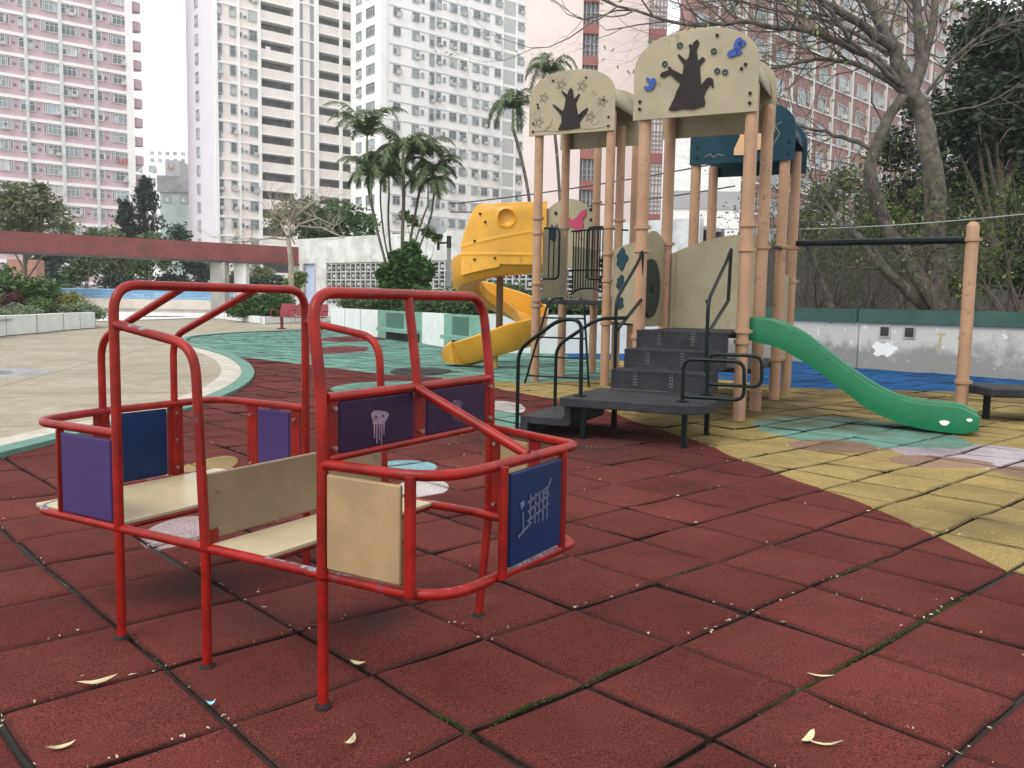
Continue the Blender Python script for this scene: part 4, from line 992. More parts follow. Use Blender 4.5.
def gxy(*pp): return [(at(x, y).x, at(x, y).y) for x, y in pp]
pl = thing('long_planter', 'long planter of white and green tiled bays with dark seat recesses, behind the teal paving', 'planter', None, tuple(at(430, 345)))
runs = [(334, 331.2, 381, 337.2, 'planter'), (381, 337.2, 426, 343.2, 'plgreen'), (426, 343.2, 448, 347, 'planter'), (448, 347, 490, 352.8, 'plgreen')]
for x0, y0, x1, y1, m in runs:
    a = at(x0, y0); b = at(x1, y1); d = Vector((b.x-a.x, b.y-a.y)); n = Vector((-d.y, d.x)).normalized(); n = n if n.dot(-Vector((a.x, a.y))) > 0 else -n
    mb = MB(); mb.seg(a, b, -.05, .90, .25); mb.build('planter_side', m, pl)
    nj = 3 if m == 'planter' and x1-x0 > 30 else 1
    for k in range(1, nj):
        q = Vector((a.x, a.y))+d*(k/nj)+n*.127; mb = MB(); mb.seg(q-d.normalized()*.015, q+d.normalized()*.015, 0, .9, .006); mb.build('joint', 'darkgap', pl)
    if m == 'plgreen':
        q0 = Vector((a.x, a.y))+d*.22+n*.128; q1 = Vector((a.x, a.y))+d*.62+n*.128
        mb = MB(); mb.seg(q0, q1, .30, .84, .01); mb.build('recess', mat('dark_green_recess', (.05, .12, .09), .7), pl)
        q0 = Vector((a.x, a.y))+d*.22+n*.30; q1 = Vector((a.x, a.y))+d*.95+n*.30
        mb = MB(); mb.seg(q0, q1, .26, .36, .35); mb.build('seat_slab', 'plgreen', pl)
        mb = MB(); q0 = Vector((a.x, a.y))+d*.22+n*.129; q1 = Vector((a.x, a.y))+d*.95+n*.129; mb.seg(q0, q1, 0.0, .24, .012); mb.build('recess', 'darkgap', pl)
a = at(490, 352.8); b = Vector((5.5, 22.6, 0)); mb = MB(); mb.seg((a.x-.1, a.y), (b.x, b.y), -.05, .95, .25); mb.build('planter_side', 'planter', pl)
def hedge(name, label, p0, p1, w, z0, z1, n, m, seed, size=.11, cat='hedge', step=1.1):
    t = thing(name, label, cat, None, (p0[0], p0[1], 0)); p0 = Vector(p0[:2]); p1 = Vector(p1[:2]); L_ = (p1-p0).length; k = max(1, int(L_/step)); rg = random.Random(seed)
    bl = []
    for i in range(k+1):
        q = p0+(p1-p0)*(i/k); h = (z1-z0)*rg.uniform(.85, 1.15)
        bl.append(((q.x+rg.uniform(-.1, .1), q.y+rg.uniform(-.1, .1), z0+h*.5), (L_/k*.75+.1, w*.62, h*.62)))
    mb = MB(); leaf_cloud(mb, bl, n, size, seed, shell=.55); o = mb.build('foliage', m, t)
    core = MB()
    for c_, r_ in bl:
        core.lathe((c_[0], c_[1], c_[2]), [(min(r_[0], r_[1])*.6*math.cos(a), r_[2]*.62*math.sin(a)) for a in [-1.3, -.7, 0, .7, 1.3]], 8)
    core.build('stems', mat('hedge_core', (.012, .02, .008), .95), t)
    return t
a = at(334, 331); b = at(500, 353)
hedge('clipped_hedge', 'dark green clipped hedge in the long planter left of the yellow slide', (a.x+.6, a.y+1.0), (b.x+.3, b.y+1.1), 1.6, .65, 1.72, 11000, 'l_hedge', 3)
hedge('clipped_hedge', 'dark green clipped hedge behind the spiral slide and ladder', (b.x+1.0, b.y+1.2), (5.6, 23.9), 1.5, .7, 1.55, 7000, 'l_hedge', 4)
# small planter with round bushes behind the red bench
sp = gxy((215, 318.7), (263, 324.3), (310, 323)); 
planter([(sp[0][0], sp[0][1]), (sp[1][0], sp[1][1]), (sp[2][0]+.5, sp[2][1]+3)], .36, 'low_planter', 'low white tiled planter under the round bushes beside the bench', lambda i: 'planter', None)
q = at(240, 312); mb = MB(); mb.box((q.x, q.y, .45), (4.6, 1.2, .9)); tag(mb.build('stepped_planter', 'planter'), 'small white block planter tier behind the low white planter', 'planter')
for px, r_, sd_, lb in ((250, 2.0, 1, 'left'), (274, 2.1, 2, 'right')):
    Y = 43; p = atY(px, 314, Y); t = thing('round_bush', f'{"bright" if sd_==2 else "darker"} green round bush in the low white planter, {lb} one of the pair', 'bush', 'round bushes in the low planter', (p.x, p.y, 0))
    zt = atY(px, 293+(2-sd_)*3, Y).z
    mb = MB(); leaf_cloud(mb, [((p.x, p.y, (zt+.3)/2+.1), (1.15, 1.0, (zt-.0)/2)), ((p.x+.5, p.y-.3, (zt+.2)/2-.1), (.9, .8, (zt-.3)/2)), ((p.x-.4, p.y-.4, zt*.45), (.8, .8, zt*.35))], 5000, .20, sd_+20, shell=.5); mb.build('foliage', 'l_hedge' if sd_ == 1 else 'l_bright' if False else 'l_hedge', t)
    mb = MB(); mb.lathe((p.x, p.y, 0), [(.3, .3), (.5, zt*.5), (.2, zt*.75)], 8); mb.build('stem', mat('bush_core', (.015, .03, .01), .95), t)

# ================================================================= red benches
def bench(c0, ang, label):
    t = thing('park_bench', label, 'bench', None, tuple(c0)); X = Vector((math.cos(ang), math.sin(ang), 0)); Yb = Vector((-X.y, X.x, 0))
    W_ = 2.0
    KS = 1.15
    for k in range(3):
        u = (k-1)*.62
        for j in range(5):
            mb = MB(); mb.box(Vector(c0)+X*u+Yb*(-.22+j*.10)+ZV*.44, (.56, .085, .03), (X.x, X.y)); mb.build('seat_slat', 'benchred', t)
        mb = MB(); mb.plate([(-.28, 0), (.28, 0), (.28, .32), (.24, .42), (-.24, .42), (-.28, .32)], .03, Vector(c0)+X*u+Yb*.27+ZV*.48, X, (ZV+Yb*.2).normalized()); mb.build('backrest', 'benchred', t)
    for u in (-.95, -.31, .31, .95):
        mb = MB(); mb.tube(round_path([Vector(c0)+X*u+Yb*(-.25)+ZV*.42, Vector(c0)+X*u+Yb*(-.27)+ZV*.66, Vector(c0)+X*u+Yb*(.22)+ZV*.66], .08), .018, n=6); mb.build('armrest', 'benchred', t)
    for u in (-.7, .7):
        mb = MB(); mb.box(Vector(c0)+X*u+Yb*.02+ZV*.21, (.07, .09, .42), (X.x, X.y)); mb.build('leg', 'benchred', t)
        mb = MB(); mb.box(Vector(c0)+X*u+ZV*.03, (.09, .45, .05), (X.x, X.y)); mb.build('foot', 'benchred', t)
_bt = None
p = at(300, 330); bench(p, R(-14), 'dark red three-seat bench beside the low white planter')
COL.objects['park_bench'].scale = (1.15, 1.15, 1.15)

# ================================================================= left planter with shrubs
lp = gxy((-60, 346), (2, 336.5), (33, 334), (60, 331), (92, 328.5)); 
t = planter(lp+[(lp[-1][0]-3, lp[-1][1]+4)], .60, 'curved_planter', 'curved white tiled planter at the left edge of the plaza', lambda i: 'planter', None)
sheet([lp[0], lp[1], lp[2], lp[3], lp[4], (lp[-1][0]-3, lp[-1][1]+4), (lp[0][0]-2, lp[0][1]+8)], .50, 'planter_soil', MT['retain'])
def bush(name, label, px, py0, py1, Y, rx, n, m, size, seed, ry=None, cat='bush', lobes=4):
    p = atY(px, (py0+py1)/2, Y); z1 = atY(px, py0, Y).z; z0 = atY(px, py1, Y).z; rg = random.Random(seed); t = thing(name, label, cat, None, (p.x, p.y, .5)); bl = []
    for k in range(lobes):
        u = (k+.5)/lobes*2-1; h = (z1-z0)*rg.uniform(.8, 1.05)*(1-.25*u*u)
        bl.append(((p.x+u*rx*.7, p.y+rg.uniform(-.5, .5), z0+h*.45), (rx*.95/lobes*1.7, (ry or rx*.5), h*.72)))
    mb = MB(); leaf_cloud(mb, bl, n, size, seed, shell=.4); mb.build('foliage', m, t)
    mb = MB()
    for c_, r_ in bl: mb.tube([(c_[0], c_[1], .4), (c_[0], c_[1], c_[2]+r_[2]*.4)], [.05, .02], n=5)
    mb.build('stems', 'twig', t); return t
bush('leafy_bush', 'tall dark green bush at the far left of the curved planter', 8, 264, 318, 33, 2.3, 9000, 'l_hedge', .20, 31)
bush('purple_bush', 'dark purple-red bush at the left edge of the photo', 0, 287, 316, 30.5, .7, 1800, 'l_red', .16, 32, lobes=2)
bush('low_shrub', 'dull olive green shrub in the middle of the curved planter', 52, 290, 318, 33.5, 1.9, 6500, 'l_yel', .14, 33)
bush('low_shrub', 'darker green shrub in front of the olive shrub in the curved planter', 32, 297, 320, 32, 1.2, 4000, 'l_mid', .13, 34, lobes=3)
bush('silver_shrub', 'pale silver-green shrub at the right end of the curved planter', 78, 302, 318, 31.8, .95, 3500, 'l_silver', .11, 35, lobes=3)
bush('silver_shrub', 'pale silver-green shrub at the left end of the curved planter', 10, 304, 322, 29, 1.0, 3500, 'l_silver', .11, 36, lobes=3)

# ================================================================= road, low wall, railing
q = at(60, 321.5); y_r = at(150, 319).y
rp = [at(96, 322), at(218, 318.2), at(232, 311.5), at(80, 311.8)]
mb = MB(); mb.add([(p.x, p.y, .045) for p in rp], [(0, 1, 2, 3)]); tag(mb.build('pale_road_strip', 'roadwhite'), kind='structure')
rg = random.Random(5)
a = at(136, 316.5, .06); b = at(176, 316.3, .06); mb = MB(); X = (b-a).normalized()
for k in range(11):
    c_ = a+(b-a)*((k+.5)/11)
    for j in range(3): mb.box(c_+X*rg.uniform(-.12, .12)+Vector((0, rg.uniform(-.9, .9), 0)), (rg.uniform(.12, .3), rg.uniform(.5, 1.3), .01))
o = mb.build('road_lettering', 'darkgap'); tag(o, kind='structure')
lw = thing('low_wall', 'long low cream wall with a blue railing on top, beyond the plaza', 'wall')
Yw = 62.0; a = atY(20, 310, Yw); b = atY(232, 310, Yw); zt = atY(120, 298.5, Yw).z; zr = atY(120, 289.5, Yw).z
mb = MB(); mb.seg((a.x, a.y), (b.x, b.y), -.05, zt, .3); mb.build('wall_face', 'cream_low', lw)
mb = MB(); mb.seg((a.x, a.y-.2), (b.x, b.y-.2), .25, .32, .1); mb.build('wall_ledge', 'concrete', lw)
br = thing('blue_railing', 'light blue metal railing along the low cream wall', 'railing')
for f_ in (0, .2, .4, .6, .8, 1):
    z = zt+.05+(zr-zt-.08)*f_; mb = MB(); mb.tube([(a.x, a.y, z), (b.x, b.y, z)], .075 if f_ in (0, 1) else .055, n=6); mb.build('rail', 'railblue', br)
k = int((b.x-a.x)/1.5)
for i in range(k+1):
    x = a.x+(b.x-a.x)*i/k; mb = MB(); mb.box((x, Yw, (zt+zr)/2), (.10, .08, zr-zt)); mb.build('post', 'railblue', br)

# ================================================================= overhead beam with columns
bm_ = thing('overhead_walkway_beam', 'brick-red overhead beam crossing behind the plaza at the left', 'beam')
pb = atY(298, 257, 54); pa = atY(-130, 245, 41); z1 = atY(298, 247.5, 54).z; z0 = atY(298, 265.5, 54).z
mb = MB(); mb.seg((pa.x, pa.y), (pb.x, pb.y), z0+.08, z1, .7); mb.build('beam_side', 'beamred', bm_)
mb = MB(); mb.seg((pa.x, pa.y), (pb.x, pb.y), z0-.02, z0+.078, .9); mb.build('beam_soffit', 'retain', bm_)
def on_line(px, a, b):
    best = min(((Vector((a.x, a.y))+(Vector((b.x, b.y))-Vector((a.x, a.y)))*(i/600)) for i in range(-60, 661)), key=lambda q: abs(512+FPX*(Vector((q.x, q.y, 2.5))-CAM).dot(Rv)/(Vector((q.x, q.y, 2.5))-CAM).dot(Fv)-px)); return best
for px, wdt, m in ((219, .85, 'concrete'), (241.5, .70, 'white')):
    q = on_line(px, pa, pb); mb = MB(); mb.box((q.x, q.y+.1, (z0-.03)/2), (wdt, wdt, z0-.02), None); mb.build('column', m, bm_)
q = atY(26, 270, 56); mb = MB(); mb.box((q.x, 56, 1.6), (1.85, 1.0, 3.6)); tag(mb.build('brown_pier', 'brickcol'), 'brown-pink masonry pier under the overhead beam at the left', 'pier')

# ================================================================= white pavilion with block lattice
pv = thing('white_pavilion', 'stained white flat-roofed building with a pale blue door and breeze-block lattice', 'building')
p0 = atY(297, 250, 54); p1 = atY(700, 225, 36.4); zt = atY(297, 239.5, 54).z
d2 = Vector((p1.x-p0.x, p1.y-p0.y)); Ld = d2.length; dn = d2.normalized(); nn = Vector((-dn.y, dn.x)); nn = nn if nn.dot(-Vector((p0.x, p0.y))) > 0 else -nn
P0 = Vector((p0.x, p0.y))
def kx(px, z=2.5):
    a, b = 0.0, Ld*1.2; f_ = lambda s: 512+FPX*(Vector(((P0+dn*s).x, (P0+dn*s).y, z))-CAM).dot(Rv)/(Vector(((P0+dn*s).x, (P0+dn*s).y, z))-CAM).dot(Fv)
    for _ in range(40):
        m = (a+b)/2
        if f_(m) < px: a = m
        else: b = m
    return a
zl1 = atY(400, 262, 48.6).z; zl0 = .9
def wseg(x0, x1, z0, z1, name='wall', m='oldwhite', dpt=.3, off=0):
    a = P0+dn*kx(x0)-nn*off; b = P0+dn*kx(x1)-nn*off; mb = MB(); mb.seg(a, b, z0, z1, dpt); return mb.build(name, m, pv)
cols_ = [(297, 304.5), (318, 328), (414.5, 429), (548, 560), (690, 700)]
wseg(297, 700, zl1+.002, zt, 'parapet')
for a_, b_ in cols_: wseg(a_, b_, -.05, zl1, 'wall')
wseg(304.5, 318, 0, zl1, 'door', mat('pale_blue_door', (.42, .50, .66), .6, var=.1), .08, .05)
for a_, b_ in ((304.5, 305.8), (316.8, 318)): wseg(a_, b_, 0, zl1, 'door_frame', mat('pink_frame', (.45, .36, .34), .7), .34)
for a_, b_ in ((328, 414.5), (429, 548), (560, 690)):
    wseg(a_, b_, -.05, zl0, 'wall')
    s0, s1 = kx(a_), kx(b_); mb = MB(); n = int((s1-s0)/.42)
    for i in range(n+1):
        s = s0+(s1-s0)*i/n; q = P0+dn*s; mb.seg(q-dn*.045, q+dn*.045, zl0+.01, zl1-.01, .22)
    nr = int((zl1-zl0)/.42)
    for j in range(nr+1):
        z = zl0+.05+(zl1-zl0-.1)*j/nr; mb.seg(P0+dn*(s0+.05), P0+dn*(s1-.05), z-.04, z+.04, .18)
    for i in range(n):
        for j in range(nr):
            s = s0+(s1-s0)*(i+.5)/n; q = P0+dn*s; z = zl0+.05+(zl1-zl0-.1)*(j+.5)/nr
            mb.seg(q-dn*.09, q+dn*.09, z-.09, z+.09, .14) if (i+j) % 2 == 0 else mb.seg(q-dn*.2, q+dn*.2, z-.02, z+.02, .12)
    mb.build('block_lattice', mat('lattice_grey', (.45, .46, .45), .85, var=.25, vscale=1.5), pv)
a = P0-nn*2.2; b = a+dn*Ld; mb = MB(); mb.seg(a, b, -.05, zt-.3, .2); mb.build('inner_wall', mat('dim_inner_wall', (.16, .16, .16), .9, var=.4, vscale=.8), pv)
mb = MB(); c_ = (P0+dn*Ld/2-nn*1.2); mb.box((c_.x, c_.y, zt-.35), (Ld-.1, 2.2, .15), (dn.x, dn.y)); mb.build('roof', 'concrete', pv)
mb = MB(); q = P0-nn*1.2; mb.seg(q-nn*1.1, q+nn*1.1, -.05, zt-.003, .2) ; mb.build('side_wall', 'oldwhite', pv)
# globe lamp on a short post by the pavilion
lg = atY(438.5, 226, 31); t = thing('globe_lamp', 'clear glass globe lamp on a black bracket in front of the white pavilion', 'lamp', None, tuple(lg))
mb = MB(); mb.lathe(lg, [(.12, -.30), (.30, -.16), (.36, .02), (.30, .20), (.14, .32), (.02, .35)], 18); mb.build('globe', 'globe', t, smooth=True)
mb = MB(); mb.lathe(lg, [(.05, -.85), (.05, -.5), (.16, -.42), (.16, -.30), (.09, -.28)], 12); mb.build('lamp_neck', 'blackiron', t)
mb = MB(); mb.tube([lg+Vector((0, 0, -.6)), lg+Vector((.38, 0, -.58))], .035, n=8); mb.build('bracket', 'blackiron', t)
mb = MB(); mb.box(lg+Vector((.38, 0, -.55)), (.16, .14, .42)); mb.build('bracket_box', 'blackiron', t)
mb = MB(); mb.box((lg.x+.38, lg.y+.02, (lg.z-.76)/2), (.14, .12, lg.z-.76)); mb.build('lamp_post', 'concrete', t)
# sagging cables
def cable(p, q, sag, r, name, label, m, grp=None):
    mb = MB(); mb.tube([p.lerp(q, k/24)-Vector((0, 0, sag*4*(k/24)*(1-k/24))) for k in range(25)], r, n=5); tag(mb.build(name, m), label, 'cable', grp)
cable(atY(700, 228, 22), atY(1120, 203, 14.5), .18, .012, 'hanging_cable', 'thin pale cable sagging across the trees at the right', 'wire')
cable(atY(450, 204, 29), atY(735, 160, 24), .1, .022, 'overhead_wire', 'upper dark wire passing behind the tower posts', 'wiredark')
cable(atY(450, 212, 29), atY(735, 186, 24), .2, .022, 'overhead_wire', 'lower dark wire passing behind the tower posts', 'wiredark')
# ================================================================= apartment towers
def glassm(name, c, r=.25): return mat(name, c, r, var=.2, vscale=.8)
for nme, col in (('win_dark', (.14, .165, .17)), ('win_mid', (.26, .31, .32)), ('win_blue', (.36, .44, .48)), ('win_pale', (.52, .54, .52)), ('win_green', (.15, .30, .27))): MT[nme] = glassm(nme, col)
MT['frame_w'] = mat('window_frame_white', (.70, .71, .70), .6)
MT['frame_g'] = mat('window_frame_grey', (.42, .44, .44), .6)
MT['acbox'] = mat('ac_box', (.55, .54, .50), .7, var=.3, vscale=3)
MT['cloth_r'] = mat('red_cloth', (.45, .10, .10), .8); MT['cloth_b'] = mat('blue_cloth', (.20, .30, .55), .8); MT['cloth_w'] = mat('white_cloth', (.75, .75, .78), .8)
def win_mesh(w, h, frame, glass, rg, ac=False, vent=False, cloth=False):
    """window centred on x, sill at z 0, wall plane y=0, outwards -y"""
    mb = MB(); f = .07
    mb.box((0, -.03, h/2), (w-.01, .04, h-.01), mi=1)
    mb.box((0, -.05, f/2), (w, .14, f), mi=0); mb.box((0, -.05, h-f/2), (w, .14, f), mi=0)
    mb.box((-w/2+f/2, -.05, h/2), (f, .14, h-2*f), mi=0); mb.box((w/2-f/2, -.05, h/2), (f, .14, h-2*f), mi=0)
    k = max(1, int(round(w/.65)))
    for i in range(1, k): mb.box((-w/2+w*i/k, -.06, h/2), (.05, .06, h-2*f), mi=0)
    if h > 1.2 and w > .7: mb.box((0, -.062, h*.68), (w-2*f, .05, .05), mi=0)
    if rg.random() < .6 and w > .7:
        i = rg.randrange(k); mb.box((-w/2+w*(i+.5)/k, -.052, h*.36), (w/k*.7, .02, h*.5), mi=2)
    if rg.random() < .35 and w > .7:     # opened casement leaf
        i = rg.choice((0, k)); x = -w/2+w*i/k; mb.box((x, -.30, h*.36), (.05, .5, h*.55), mi=0)
    if ac: mb.box((w*.22, -.28, h*.12), (.62, .46, .42), mi=3)
    if cloth:
        for j in range(3): mb.box((-w*.3+j*w*.28, -.55, h*.1), (.28, .04, rg.uniform(.5, .9)), mi=4)
    me_o = mb
    return me_o
WPOOL = {}
def win_get(w, h, frame, rg):
    key = (round(w, 2), round(h, 2), frame)
    if key not in WPOOL:
        L_ = []
        for i in range(7):
            r_ = random.Random(hash(key[:2]) % 1000+i)
            gl = ['win_dark', 'win_mid', 'win_blue', 'win_mid', 'win_pale', 'win_dark', 'win_mid'][i]
            mb = win_mesh(w, h, frame, gl, r_, ac=(i in (2, 5) and w > .8), cloth=(i == 3 and w > 1.2))
            me = bpy.data.meshes.new('window'); me.from_pydata(mb.v, [], mb.f)
            for m in (frame, gl, 'win_pale' if i % 2 else 'win_dark', 'acbox', ('cloth_r', 'cloth_b', 'cloth_w')[i % 3]): me.materials.append(MT[m])
            me.polygons.foreach_set('material_index', mb.m); me.update(); L_.append(me)
        WPOOL[key] = L_
    return WPOOL[key][rg.choice((0, 0, 0, 1, 1, 1, 2, 2, 4, 5, 5, 6, 0, 1, 5, 6, 3 if rg.random() < .3 else 1))]
class Facade:
    def __init__(s, root, C, d, Hh, fh, seed, z0=-.06, wfr='frame_w', maxw=100):
        s.t = root; s.C = Vector(C[:2]); s.d = Vector(d[:2]).normalized(); s.n = Vector((s.d.y, -s.d.x)); 
        if s.n.dot(-s.C) < 0: s.n = -s.n
        s.H = Hh; s.fh = fh; s.rg = random.Random(seed); s.z0 = z0; s.nf = int((Hh-z0)/fh); s.wfr = wfr; s.wins = []; s.maxw = maxw
    def k(s, px, z=20):
        f_ = lambda t: 512+FPX*(Vector(((s.C+s.d*t).x, (s.C+s.d*t).y, z))-CAM).dot(Rv)/(Vector(((s.C+s.d*t).x, (s.C+s.d*t).y, z))-CAM).dot(Fv)
        a, b = -200.0, 200.0
        sg = 1 if s.d.x > 0 else -1
        while (s.C+s.d*a).y < 5: a += 5
        while (s.C+s.d*b).y < 5: b -= 5
        for _ in range(50):
            m = (a+b)/2
            if (f_(m) < px) == (sg > 0): a = m
            else: b = m
        return (a+b)/2
    def box(s, k0, k1, z0, z1, y0, y1, name, m, par=None):
        """y measured outwards from the facade"""
        a = s.C+s.d*k0; b = s.C+s.d*k1; off = s.n*((y0+y1)/2); mb = MB(); mb.seg(a+off, b+off, z0, z1, abs(y1-y0)); return mb.build(name, m, par or s.t)
    def multi(s, items, name, m):
        if len(items) <= 100:
            for k0, k1, z0, z1, y0, y1 in items: s.box(k0, k1, z0, z1, y0, y1, name, m)
            return
        mb = MB()
        for k0, k1, z0, z1, y0, y1 in items:
            off = s.n*((y0+y1)/2); mb.seg(s.C+s.d*k0+off, s.C+s.d*k1+off, z0, z1, abs(y1-y0))
        o = mb.build(name, m, s.t); o['kind'] = 'stuff'; return o
    def win(s, kc, z, w, h, fr=None):
        me = win_get(w, h, fr or s.wfr, s.rg); q = s.C+s.d*kc+s.n*.05
        ang = math.atan2(s.d.y, s.d.x); 
        M_ = Matrix.Rotation(ang, 4, 'Z') if Vector((s.d.y, -s.d.x)).dot(s.n) > 0 else Matrix.Rotation(ang+math.pi, 4, 'Z')
        M_.translation = (q.x, q.y, z); s.wins.append((me, M_, q))
def vis(q, z, marg=60):
    v = Vector((q.x, q.y, z))-CAM; x = 512+FPX*v.dot(Rv)/v.dot(Fv); y = 384-FPX*v.dot(Uv)/v.dot(Fv)
    return -marg < x < 1024+marg and -25 < y < 300
def place_windows(t, facs, cap=100):
    W_ = [(me, M_, q) for f in facs for me, M_, q in f.wins if vis(q, M_.translation.z)]
    W_.sort(key=lambda w_: (w_[2].length, abs(w_[1].translation.z-20)))
    for i, (me, M_, q) in enumerate(W_[:cap]):
        o = bpy.data.objects.new('window', me); COL.objects.link(o); o.parent = t; o.matrix_parent_inverse = Matrix.Translation(-t.location); o.matrix_basis = M_
    rest = W_[cap:]
    if rest:
        mats = []; mb = MB()
        for me, M_, q in rest:
            idx = []
            for m in me.materials:
                if m not in mats: mats.append(m)
                idx.append(mats.index(m))
            o_ = len(mb.v); mb.v += [tuple(M_ @ v.co) for v in me.vertices]
            for p_ in me.polygons: mb.f.append(tuple(i_+o_ for i_ in p_.vertices)); mb.m.append(idx[p_.material_index])
        o = mb.build('other_windows', mats, t); o['kind'] = 'stuff'
MT['pinkw'] = mat('pink_wall', (.56, .42, .45), .85, var=.08, vscale=.5, dirt=((.49, .36, .39), .6, .62))
MT['bandw'] = mat('white_band', (.86, .85, .83), .85)
MT['pipeg'] = mat('grey_white_pipe', (.62, .64, .62), .7)
MT['lavw'] = mat('lavender_white_wall', (.73, .71, .76), .85, var=.03, vscale=.3)
MT['warmw'] = mat('warm_white_wall', (.82, .76, .72), .85, var=.06, vscale=.5)
MT['whitew'] = mat('white_wall', (.88, .88, .86), .85, var=.05, vscale=.4)
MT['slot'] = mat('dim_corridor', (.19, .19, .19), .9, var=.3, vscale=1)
MT['louver'] = mat('grey_louver', (.34, .33, .34), .8)
MT['pslab'] = mat('pale_pink_wall', (.80, .70, .67), .85, var=.05, vscale=.3)
MT['redsp'] = mat('red_spandrel', (.34, .13, .11), .8, var=.2, vscale=1)
MT['brickred'] = mat('brick_red_wall', (.28, .155, .145), .85, var=.2, vscale=.6)
DIR = Vector((1.24, 1, 0)).normalized(); PERP = Vector((-1, 1.24, 0)).normalized()
# ---- pink tower at the left
Y_ = 130; C0 = atY(133.5, 100, Y_); fh = 2.78; HT = 62
t = thing('pink_apartment_tower', 'tall pink apartment tower with white floor bands at the left edge', 'building', None, (C0.x, C0.y, 0))
F = Facade(t, C0, DIR, HT, fh, 1); kl = F.k(-60); 
q = F.C+F.d*(kl/2)-F.n*7; mb = MB(); mb.box((q.x, q.y, HT/2), (abs(kl), 14, HT), (F.d.x, F.d.y)); mb.build('wall', 'pinkw', t)
zr = atY(133.5, 36, Y_).z   # a white band passes here
nb = [zr+fh*i for i in range(-16, 12)]; nb = [z for z in nb if 2 < z < HT]
F.multi([(kl, 0, z-.22, z+.22, 0, .22) for z in nb], 'floor_band', 'bandw')
for px, w_ in ((29, .35), (63.7, .45), (97.5, .4), (131.5, 1.0)):
    kk = F.k(px); F.box(kk-w_/2, kk+w_/2, 0, HT-.01, 0, .35, 'down_pipe', 'bandw' if px > 120 else 'pipeg')
for z in nb:
    zs = z-fh+.95
    for x0, x1 in ((0, 9), (10.6, 13.7), (22, 28), (31, 37), (44.5, 47.3), (48.7, 62.6), (65, 79), (81, 83), (91, 96.3), (99, 104.5), (111.5, 113.6), (115, 129)):
        k0, k1 = F.k(x0), F.k(x1); zz_ = z-.22-1.45
        F.win((k0+k1)/2, zz_, abs(k1-k0), 1.35)
F.multi([(F.k(px)-.15, F.k(px)+.15, z-1.3, z-1.0, 0, .10) for z in nb for px in (17.5, 40.5, 87, 108)], 'vent_block', 'win_dark')
# stub balconies on the side
C1 = F.C+F.d*.8-F.n*2.0; 
for z in nb: mb = MB(); mb.tube([(C1.x, C1.y, z-1.55), (C1.x, C1.y, z-.25)], 1.0, n=12); mb.build('side_balcony', 'pinkw', t)
q = F.C+F.d*.0-F.n*7
place_windows(t, [F])
# ---- white tower with long corridor openings
Y_ = 128.8; C0 = atY(216.5, 100, Y_)
t = thing('corridor_apartment_tower', 'tall cream-white apartment tower with long dark corridor openings and a lavender side', 'building', None, (C0.x, C0.y, 0))
F = Facade(t, C0, DIR, HT, fh, 2); zr = atY(216.5, 100, Y_).z
nb = [z for z in [zr+fh*i for i in range(-18, 14)] if .5 < z < HT-.5]
K = F.k
kA, kB, kC, kD, kE, kF_, kG, kH = 0, K(259.5), K(261), K(294.8), K(299), K(315), K(317.5), K(356)
def body(F, k0, k1, m, dpt=12, y=0):
    q = F.C+F.d*((k0+k1)/2)-F.n*(dpt/2-y); mb = MB(); mb.box((q.x, q.y, HT/2-.03), (abs(k1-k0), dpt, HT+.06), (F.d.x, F.d.y)); return mb.build('wall', m, F.t)
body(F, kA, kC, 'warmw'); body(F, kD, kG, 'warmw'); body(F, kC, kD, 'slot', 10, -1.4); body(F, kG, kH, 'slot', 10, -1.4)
F.multi([(k0, k1, z-1.0, z+.32, -.16, .02) for z in nb for k0, k1 in ((kC, kD), (kG, kH))], 'parapet', 'warmw')
F.multi([(k0, k1, z-1.2, z-.98, -1.4, .10) for z in nb for k0, k1 in ((kC, kD), (kG, kH))], 'corridor_slab', 'bandw')
F.multi([(kA, kC, z-.13, z+.13, 0, .12) for z in nb]+[(kD, kG, z-.13, z+.13, 0, .12) for z in nb], 'floor_band', 'bandw')
for px, w_ in ((216.9, .5), (239.8, .3), (260, .5), (297, .9), (316.5, .7), (340.5, .5)): F.box(K(px)-w_/2, K(px)+w_/2, 0, HT-.01, 0, .28, 'pilaster', 'bandw')
F.multi([(K(px)-.35, K(px)+.35, z+.15, z+fh-.15, 0, .05) for z in nb for px in (301.5, 312.5)], 'louver_strip', 'louver')
rg = random.Random(9); F.multi([(k_, k_+rg.uniform(.3, .9), z-.0, z+rg.uniform(.3, .9), -.3, -.25) for z in nb for k_ in [kC+rg.random()*(kD-kC-1) for _ in range(rg.choice((0, 0, 1)))]], 'hung_laundry', 'cloth_w')
for z in nb:
    for px0, px1 in ((217.5, 223.5), (231, 237), (249.8, 258.2)): F.win((K(px0)+K(px1))/2, z-1.75+.05, abs(K(px1)-K(px0)), 1.5, 'frame_g')
    for px in (242, 246.5): F.win(K(px), z-1.5, .45, .7 if px < 244 else .4, 'frame_g')
G2 = Facade(t, C0, PERP, HT, fh, 3); kk = G2.k(188.5)
q = G2.C+G2.d*(kk/2)-G2.n*.46; mb = MB(); mb.box((q.x, q.y, HT/2), (abs(kk), 1.0, HT+.1), (G2.d.x, G2.d.y)); mb.build('side_wall', 'lavw', t)
for z in nb:
    for px in (199.3,): G2.win(G2.k(px), z-1.75, 1.3, 1.6, 'frame_g')
place_windows(t, [F, G2])
